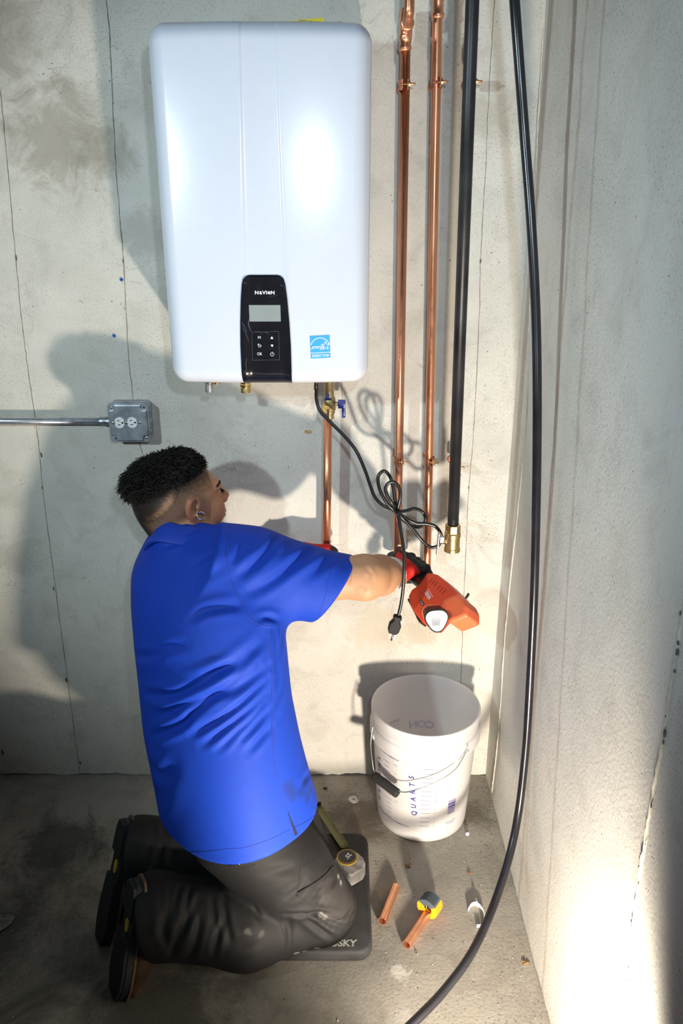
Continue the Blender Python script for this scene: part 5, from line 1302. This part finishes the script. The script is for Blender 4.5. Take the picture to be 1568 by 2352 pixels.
# ---- BOOTS
M_LEATH = plain('brown_leather', (0.062, 0.038, 0.022), 0.7, spec=0.2, var=0.6, scale=22, bmp=0.3, bscale=180)
M_WELT = plain('welt_tan', (0.11, 0.065, 0.035), 0.6, var=0.3, scale=60)
M_SOLE = plain('black_rubber', (0.014, 0.016, 0.018), 0.6, var=0.4, scale=120, bmp=0.4, bscale=220)
M_DOT = plain('sole_badge_yellow', (0.55, 0.36, 0.02), 0.5, var=0.1)
def boot(hpx, tpx, hz, nrm, lab):
    Hb = atZ(*hpx, hz); Tb = atZ(*tpx, 0.004); ld = unit(Tb - Hb); hd = -unit(np.array(nrm) - ld * (np.array(nrm) @ ld)); wd = np.cross(hd, ld)
    Ln = np.linalg.norm(Tb - Hb) + 0.012; R = np.stack([wd, hd, ld], 1); sc = Ln / .285
    root = empty('boot', lab, None); root.parent = person; del_ = root
    def sdf(P):
        d = loft(P, Hb, R, [(0.004, 0, .040, .033, .030), (.05 * sc, 0, .050, .037, .040), (.11 * sc, 0, .058, .040, .050), (.18 * sc, 0, .048, .046, .036), (.24 * sc, 0, .042, .044, .026), (.278 * sc, 0, .036, .030, .018)], n=2.3, rnd=.012)
        a = Hb + ld * .062 + hd * .06; d = smin(d, rcone(P, a, a + unit((1, .12, -.15)) * .060, .040, .038), .03)
        q_ = (P - Hb.astype(np.float32)) @ R.astype(np.float32)
        return smax(d, .020 - q_[..., 1], .003)
    cn = Hb + ld * .14 + hd * .06
    Vb, Qb = nets(sdf, cn - .19, cn + .19, .0042); Vb = nb_smooth(Vb, Qb, 2, .5); up = mesh_vq('upper', Vb, Qb, M_LEATH, root)
    oh = [(0, .018), (.008, .027), (.022, .034), (.06, .0355), (.12, .0345), (.16, .0415), (.20, .0475), (.235, .0465), (.262, .036), (.278, .022), (.285, .008)]
    _l = np.linspace(0, 1, 48) ** 1.0; oh = [(.285 * (0.5 - 0.5 * math.cos(math.pi * t)), 0) for t in _l]; _a = [0, .008, .022, .06, .12, .16, .20, .235, .262, .278, .285]; _b = [.014, .027, .034, .0355, .0345, .0415, .0475, .0465, .036, .022, .006]
    _s = np.interp([a for a, _ in oh], _a, _b); _s = np.convolve(np.pad(_s, 2, mode='edge'), np.ones(5) / 5, 'valid'); oh = [(a, float(s)) for (a, _), s in zip(oh, _s)]
    ol = [(w_, l * sc) for l, w_ in oh] + [(-w_, l * sc) for l, w_ in oh[::-1]]
    def plate(nm, grow, h0, h1, m_):
        pts = [(w_ * grow, (l - .14 * sc) * grow + .14 * sc) for w_, l in ol]
        return MB().prism(pts, Hb + hd * h0, wd, ld, hd, h1 - h0).build(nm, m_, root, auto=30)
    plate('sole', 1.0, 0.004, .019, M_SOLE); plate('welt', 1.05, .019, .0245, M_WELT)
    for l0, l1 in ((.0, .075), (.125, .275)):
        sel = [(w_, l) for l, w_ in [(l, np.interp(l, [a for a, _ in oh], [b for _, b in oh]) * .96) for l in np.linspace(l0 + .004, l1, 9)]]
        pts = [(w_, l * sc) for w_, l in sel] + [(-w_, l * sc) for w_, l in sel[::-1]]
        MB().prism(pts, Hb + hd * -.004, wd, ld, hd, .009).build('tread_block', M_SOLE, root, smooth=False)
    pts = [(.010 * math.cos(t), .105 * sc + .017 * math.sin(t)) for t in np.linspace(0, 6.283, 19)[:-1]]
    MB().prism(pts, Hb + hd * .0015, wd, ld, hd, .004).build('sole_badge', M_DOT, root, smooth=False)
    # stitched seam lines on the upper
    ub = bvh_of(Vb, Qb)
    for l, w0 in ((.095, 0), (.175, 0)):
        pl = []
        for t in np.linspace(-1.2, 1.2, 17):
            p_ = Hb + ld * l * sc + hd * .055 + (wd * math.sin(t) + hd * math.cos(t)) * .12
            loc, nor, i, dd = ub.find_nearest(Vector(p_)); pl.append(np.array(loc))
        MB().tube(np.array(pl), .0012, n=6).build('seam', M_WELT, root)
    return root
boot((306, 2026), (260, 2281), .272, (-.87, -.47, .12), 'right boot with worn brown upper and black sole, nearer')
boot((284, 1884), (227, 2160), .272, (-.87, -.47, .12), 'left boot with worn brown upper and black sole, farther')
# ================================================================== PRESS TOOL and GLOVES
G0 = atY(908, 1286, -0.100); G1 = atY(985, 1346, -0.225)
g1 = unit(G1 - G0); ct_ = np.array([0, -math.cos(.36), math.sin(.36)])
g3 = unit(ct_ - g1 * (ct_ @ g1)); g2 = np.cross(g3, g1)                 # g1 along tool, g3 to the viewer, g2 up-right side
GR_ = np.stack([g1, g2, g3], 1)
def tpx(u, v, w_=0.0):
    """pixel -> tool coordinates (s, t) on the plane a distance w_ towards the viewer"""
    o = G1 + g3 * w_; d = ray(u, v); k = ((o - CAM) @ g3) / (d @ g3); q_ = CAM + d * k - o; return (q_ @ g1, q_ @ g2)
def tool_pt(s, t, w_): return G1 + g1 * s + g2 * t + g3 * w_
def poly_sd(px_, py_, pts):
    P = np.array(pts); n = len(P); d = np.full(px_.shape, 1e9); ins = np.zeros(px_.shape, bool)
    for i in range(n):
        a, b = P[i], P[(i + 1) % n]; ex, ey = b - a; t = np.clip(((px_ - a[0]) * ex + (py_ - a[1]) * ey) / (ex * ex + ey * ey + 1e-12), 0, 1)
        d = np.minimum(d, np.hypot(px_ - a[0] - t * ex, py_ - a[1] - t * ey))
        c = ((a[1] > py_) != (b[1] > py_)) & (px_ < (b[0] - a[0]) * (py_ - a[1]) / (b[1] - a[1] + 1e-12) + a[0]); ins ^= c
    return np.where(ins, -d, d)
def slabsdf(P, pts, w0, w1, r):
    q_ = (P - G1.astype(np.float32)) @ GR_.astype(np.float32); d2 = poly_sd(q_[..., 0], q_[..., 1], pts) + r; dz = np.abs(q_[..., 2] - (w0 + w1) / 2) - (w1 - w0) / 2 + r
    return np.minimum(np.maximum(d2, dz), 0) + np.hypot(np.maximum(d2, 0), np.maximum(dz, 0)) - r
M_RED = plain('tool_orange_red', (0.72, 0.070, 0.022), 0.42, var=0.04)
M_RED_LIT = plain('tool_orange_lit', (0.90, 0.16, 0.06), 0.42, var=0.04)  # stronger light on the rear cap painted as a paler orange
M_REDD = plain('tool_dark_red', (0.28, 0.02, 0.008), 0.6, var=0.05)
tool = empty('press_tool', 'red cordless pipe press tool held in the gloved hand', 'press tool')
cn = tool_pt(.04, -.01, 0)
FW = 0.030
main = [tpx(u, v, FW) for u, v in ((978, 1312), (1000, 1316), (1024, 1334), (1050, 1360), (1058, 1372), (1040, 1388), (1020, 1402), (1006, 1412), (985, 1436), (966, 1428), (948, 1408), (937, 1388), (934, 1368), (942, 1352), (960, 1340))]
cap = [tpx(u, v, FW + .004) for u, v in ((1018, 1376), (1034, 1368), (1050, 1362), (1066, 1376), (1073, 1392), (1072, 1414), (1052, 1423), (1032, 1430), (1020, 1420), (1008, 1398))]
Vm, Qm = nets(lambda P: slabsdf(P, main, -.036, FW, .012), cn - .14, cn + .14, .0028); Vm = nb_smooth(Vm, Qm, 1, .4); body = mesh_vq('tool_body', Vm, Qm, M_RED, tool)
Vm, Qm = nets(lambda P: slabsdf(P, cap, -.034, FW + .006, .009), cn - .14, cn + .14, .0028); Vm = nb_smooth(Vm, Qm, 1, .4); mesh_vq('rear_cap', Vm, Qm, M_RED_LIT, tool)
bt_ = bvh_of(*[np.array(a) for a in (Vm, Qm)])
# grip between body and jaw
MB().tube([G0 - g1 * .002, G0 + g1 * .03, G1 - g1 * .02, G1 + g1 * .01], [.0205, .021, .022, .026], n=24, samples=16).build('grip', M_BLK, tool)
# vent slots
for i, (a, b) in enumerate((((986, 1338), (993, 1328)), ((991, 1343), (999, 1333)), ((996, 1347), (1005, 1336)), ((1004, 1354), (1012, 1344)), ((1009, 1359), (1018, 1349)), ((1015, 1364), (1024, 1354)))):
    A2, B2 = [tool_pt(*tpx(u, v, FW), FW) for u, v in (a, b)]; m_ = (A2 + B2) / 2; dd = unit(B2 - A2)
    MB().box(m_, (np.linalg.norm(B2 - A2), .0018, .0012), rot=np.stack([dd, np.cross(g3, dd), g3], 1)).build('vent_slot', M_REDD, body, smooth=False)
def ttext(body_, u, v, size, ang, mat, bold=0.0, lift=.0008, **kw):
    s, t = tpx(u, v, FW); a = math.radians(ang); U_ = C_R * math.cos(a) + C_U * math.sin(a); U_ = unit(U_ - g3 * (U_ @ g3)); V_ = np.cross(g3, U_)
    return text_obj('lettering', body_, size, tool_pt(s, t, FW), U_, V_, mat, body, bold=bold, lift=lift, **kw), U_, V_, tool_pt(s, t, FW)
_, U_, V_, o_ = ttext('RIDGID', 983, 1367, 0.0125, 132, M_INKW, .0003, xs=0.60)
MB().box(o_ + V_ * -0.0078 + g3 * .0005, (.030, .0010, .0006), rot=np.stack([U_, V_, g3], 1)).build('logo_line', M_INKW, body, smooth=False)
s_, t_ = tpx(969, 1384, FW); a = math.radians(132); U_ = C_R * math.cos(a) + C_U * math.sin(a); U_ = unit(U_ - g3 * (U_ @ g3)); V_ = np.cross(g3, U_)
MB().box(tool_pt(s_, t_, FW), (.019, .0075, .0012), rot=np.stack([U_, V_, g3], 1), bev=.0004).build('model_plate', M_BLK, body, smooth=False)
ttext('RP 241', 969, 1384, 0.0062, 132, M_INKW, lift=.0012, xs=.8)
# control strip on the lower-left flank
fl0, fl1 = [tool_pt(*tpx(u, v, FW), 0) for u, v in ((934, 1370), (964, 1429))]; fd = unit(fl1 - fl0); fn_ = unit(np.cross(fd, g3)); fn_ = fn_ if fn_ @ C_R < 0 else -fn_
fc = (fl0 + fl1) / 2 + g3 * .010
strip_ = MB().box(fc + fn_ * .002, (np.linalg.norm(fl1 - fl0) * .92, .030, .005), rot=np.stack([fd, np.cross(fn_, fd), fn_], 1), bev=.0015).build('control_strip', M_BLK, tool, smooth=False)
FR = np.stack([fd, np.cross(fn_, fd), fn_], 1)
MB().box(fc + fn_ * .0048 - fd * .012, (.020, .022, .0012), rot=FR).build('status_label', plain('label_green', (0.05, 0.16, 0.10), .4, var=.5, scale=200), strip_, smooth=False)
MB().box(fc + fn_ * .0058 - fd * .008, (.008, .006, .0006), rot=FR).build('status_light', plain('status_white', (0.75, 0.85, 0.80), .4), strip_, smooth=False)
MB().lathe([(.0105, 0), (.0105, .0015), (.0090, .0016)], fc + fn_ * .0045 + fd * .020, fn_, n=24).build('button_ring', plain('ring_yellow', (0.45, 0.50, 0.04), .5), strip_, smooth=False)
MB().lathe([(.0085, 0), (.0085, .0024), (.006, .0030)], fc + fn_ * .0045 + fd * .020, fn_, n=24).build('button', M_BLKP, strip_)
# battery pack pushed in from the viewer's side
be = atD(1003, 1424, 1.0); kk = ((G1 + g3 * .062 - CAM) @ g3) / (ray(1003, 1424) @ g3); be = CAM + ray(1003, 1424) * kk
bb = CAM + ray(995, 1410) * (((G1 + g3 * .014 - CAM) @ g3) / (ray(995, 1410) @ g3)); bdv = unit(be - bb)
ba, bb2, _ = frame(bdv, g1)
def tri(r, rot=0): return [(r * (1 + .10 * math.cos(3 * (t + rot))) * math.cos(t), r * (1 + .10 * math.cos(3 * (t + rot))) * math.sin(t)) for t in np.linspace(0, 2 * math.pi, 49)[:-1]]
lnb = np.linalg.norm(be - bb)
def trilathe(prof, org, name, mat, parent):
    mb = MB(); n = 48; vs_ = []
    for r, h in prof: vs_ += [org + ba * x + bb2 * y + bdv * h for x, y in tri(r, .9)]
    fs = [(i * n + k, i * n + (k + 1) % n, (i + 1) * n + (k + 1) % n, (i + 1) * n + k) for i in range(len(prof) - 1) for k in range(n)] + [tuple(range(n - 1, -1, -1)), tuple((len(prof) - 1) * n + k for k in range(n))]
    return mb.add(vs_, fs).build(name, mat, parent, auto=40)
trilathe([(.0285, 0), (.0285, .018), (.027, .019)], bb - bdv * .004, 'battery_collar', M_RED_LIT, tool)
bat = trilathe([(.0265, 0), (.0268, lnb - .012), (.0285, lnb - .010), (.0285, lnb - .002), (.0270, lnb)], bb, 'battery', M_BLK, tool)
trilathe([(.0250, lnb - .001), (.0250, lnb + .0008)], bb, 'battery_label', plain('label_white', (0.55, 0.56, 0.58), .5, var=.03), bat)
lt = plain('label_grey_text', (0.28, 0.28, 0.30), .6)
for k in range(9):
    MB().box(be + bdv * .0011 + C_R * (-.002) + C_U * (.013 - .0032 * k), (.022 - .001 * abs(k - 4), .0009, .0003), rot=np.stack([unit(C_R - bdv * (C_R @ bdv)), unit(C_U - bdv * (C_U @ bdv)), bdv], 1)).build('label_line', lt, bat, smooth=False)
sb0 = atY(1068, 1384, -.265); MB().box(atY(1070, 1373, -.262), (.004, .008, .026), rot=np.array(Matrix.Rotation(.5, 3, 'Y'))).build('hang_strap', M_BLK, tool, smooth=False)
# jaw: steel arms closed round the coupling
M_JAW = plain('jaw_steel', (0.10, 0.10, 0.105), 0.42, metal=0.7, var=0.2)
pc = atY(916, 1283, PY1); pax = unit(pipes['a'][2])
A_, B_, W_ = frame(-pax, (1, 0, 0))
def jaw_arm(a0, a1):
    mb = MB(); n = 16; vs_ = []
    for t in np.linspace(math.radians(a0), math.radians(a1), n):
        for r in (.0152, .034):
            for h in (-.011, .011): vs_.append(pc + (A_ * math.cos(t) + B_ * math.sin(t)) * r + W_ * h)
    fs = [(0, 1, 3, 2), (4 * n - 4, 4 * n - 2, 4 * n - 1, 4 * n - 3)]
    for i in range(n - 1):
        p_ = 4 * i; q_ = p_ + 4; fs += [(p_ + 2, p_ + 3, q_ + 3, q_ + 2), (p_, q_, q_ + 1, p_ + 1), (p_, p_ + 2, q_ + 2, q_), (p_ + 1, q_ + 1, q_ + 3, p_ + 3)]
    o = mb.add(vs_, fs).build('jaw_arm', M_JAW, tool, smooth=False); b = o.modifiers.new('b', 'BEVEL'); b.width = .003; b.segments = 2; b.limit_method = 'ANGLE'
jaw_arm(112, 276); jaw_arm(-76, 88)
jb = (G0 + pc) / 2
MB().box(pc + (A_ * .10 + B_ * -1) * .040, (.036, .026, .022), bev=.004).build('jaw_block', M_STEEL, tool, smooth=False)
MB().tube([pc - B_ * .045 + W_ * .014, pc - B_ * .045 - W_ * .014], .006, n=14).build('jaw_pin', M_CHROME, tool)
MB().tube([pc - B_ * .040, G0 + g1 * .004], [.017, .0205], n=20).build('jaw_neck', M_BLK, tool)

def glove(name, lab, wrist, fore, axis0, axis, a_dir, grip_r, s_list, phis, thumb_s, thumb_ph, side=1, fr=.0098):
    """gloved hand closed round a bar: axis0+axis*s along the bar, angles measured from a_dir"""
    ax = unit(axis); a = unit(np.array(a_dir) - ax * (np.array(a_dir) @ ax)); b = np.cross(ax, a) * side
    pos = lambda s, ph, r: axis0 + ax * s + (a * math.cos(math.radians(ph)) + b * math.sin(math.radians(ph))) * r
    fing = []
    for s, k in zip(s_list, (1.0, 1.06, 1.0, .88)):
        rr_ = grip_r + fr * .95; fing.append([pos(s, p_ * (k if i else 1), rr_ + (.004 if i == 0 else 0)) for i, p_ in enumerate(phis)])
    wr = np.array(wrist); fa = unit(fore); cuff0 = wr - fa * .035
    th_ = [wr + fa * .02 + (pos(thumb_s, thumb_ph[0], grip_r + .012) - wr) * .25] + [pos(thumb_s + .006 * i, p_, grip_r + fr) for i, p_ in enumerate(thumb_ph)]
    def sdf(P):
        d = None
        for f in fing:
            e = chain(P, f, [fr * 1.12, fr * 1.05, fr * .98, fr * .88][:len(f)], .004); d = e if d is None else smin(d, e, .0035)
        pal = None
        for f in fing:
            e = rcone(P, wr + fa * .012 + (f[0] - fing[1][0]) * .35, f[0], .021, .0135); pal = e if pal is None else smin(pal, e, .016)
        d = smin(d, pal, .010)
        d = smin(d, chain(P, th_, [.022, .0175, .0135, .0115][:len(th_)], .006), .010)
        d = smin(d, rcone(P, cuff0, wr + fa * .01, .0415, .030), .018)
        return d
    allp = np.array([p_ for f in fing for p_ in f] + th_ + [cuff0, wr])
    V, Q = nets(sdf, allp.min(0) - .05, allp.max(0) + .05, .0026); V = nb_smooth(V, Q, 1, .4)
    q_ = V - axis0; kn = np.mean([f[0] for f in fing], 0); md = unit(kn - wr)
    al = (V - wr) @ md / np.linalg.norm(kn - wr); outw = (V - axis0 - np.outer((V - axis0) @ ax, ax)) @ a
    rd = sm(-.15, .0, al) * sm(1.02, .92, al) * sm(grip_r * .55, grip_r * .95, outw)
    cuffd = (V - cuff0) @ fa; rd = np.maximum(rd, sm(.030, .022, cuffd))
    col = np.tile(np.array([0.016, 0.016, 0.018]), (len(V), 1)); col = col * (1 - rd[:, None]) + rd[:, None] * np.array([0.62, 0.022, 0.020])
    wh = sm(.0045, .002, cuffd); col = col * (1 - wh[:, None]) + wh[:, None] * np.array([0.75, 0.72, 0.70])
    o = mesh_vq(name, V, Q, M_GLOVE, person, col); o['label'] = lab
    A_, B_, W_ = frame(fa)
    MB().tube(np.array([cuff0 + fa * .000 + (A_ * math.cos(t) + B_ * math.sin(t)) * .0405 for t in np.linspace(0, 6.2832, 40)]), .0032, n=8, caps=False).build('cuff_rim', plain('cuff_white', (0.75, 0.72, 0.70), .8, var=.08, bmp=.3, bscale=900), o)
    return o
M_GLOVE = vcol('glove_knit', 0.65, 0.3, bmp=0.35, bscale=700, var=.15)
glove('work_glove', 'red and black work glove on the right hand', WR, WR - EL, G0, g1, C_U * .85 - C_F * .55 - C_R * .25, .021, (.040, .063, .086, .107), (0, 60, 120, 172), .040, (-80, -120, -160), side=-1, fr=.0114)
sp0 = np.array([a_ for a_ in atY(750, 1285, VY)])
glove('work_glove', 'red and black work glove on the left hand', LWr, LWr - LEl, sp0 + np.array([0, 0, .02]), np.array([0, 0, -1.0]), np.array([-0.5, -0.75, 0.0]), PR, (.0, .019, .038, .056), (10, 80, 150, 205), -.016, (-40, -80, -120), side=1)
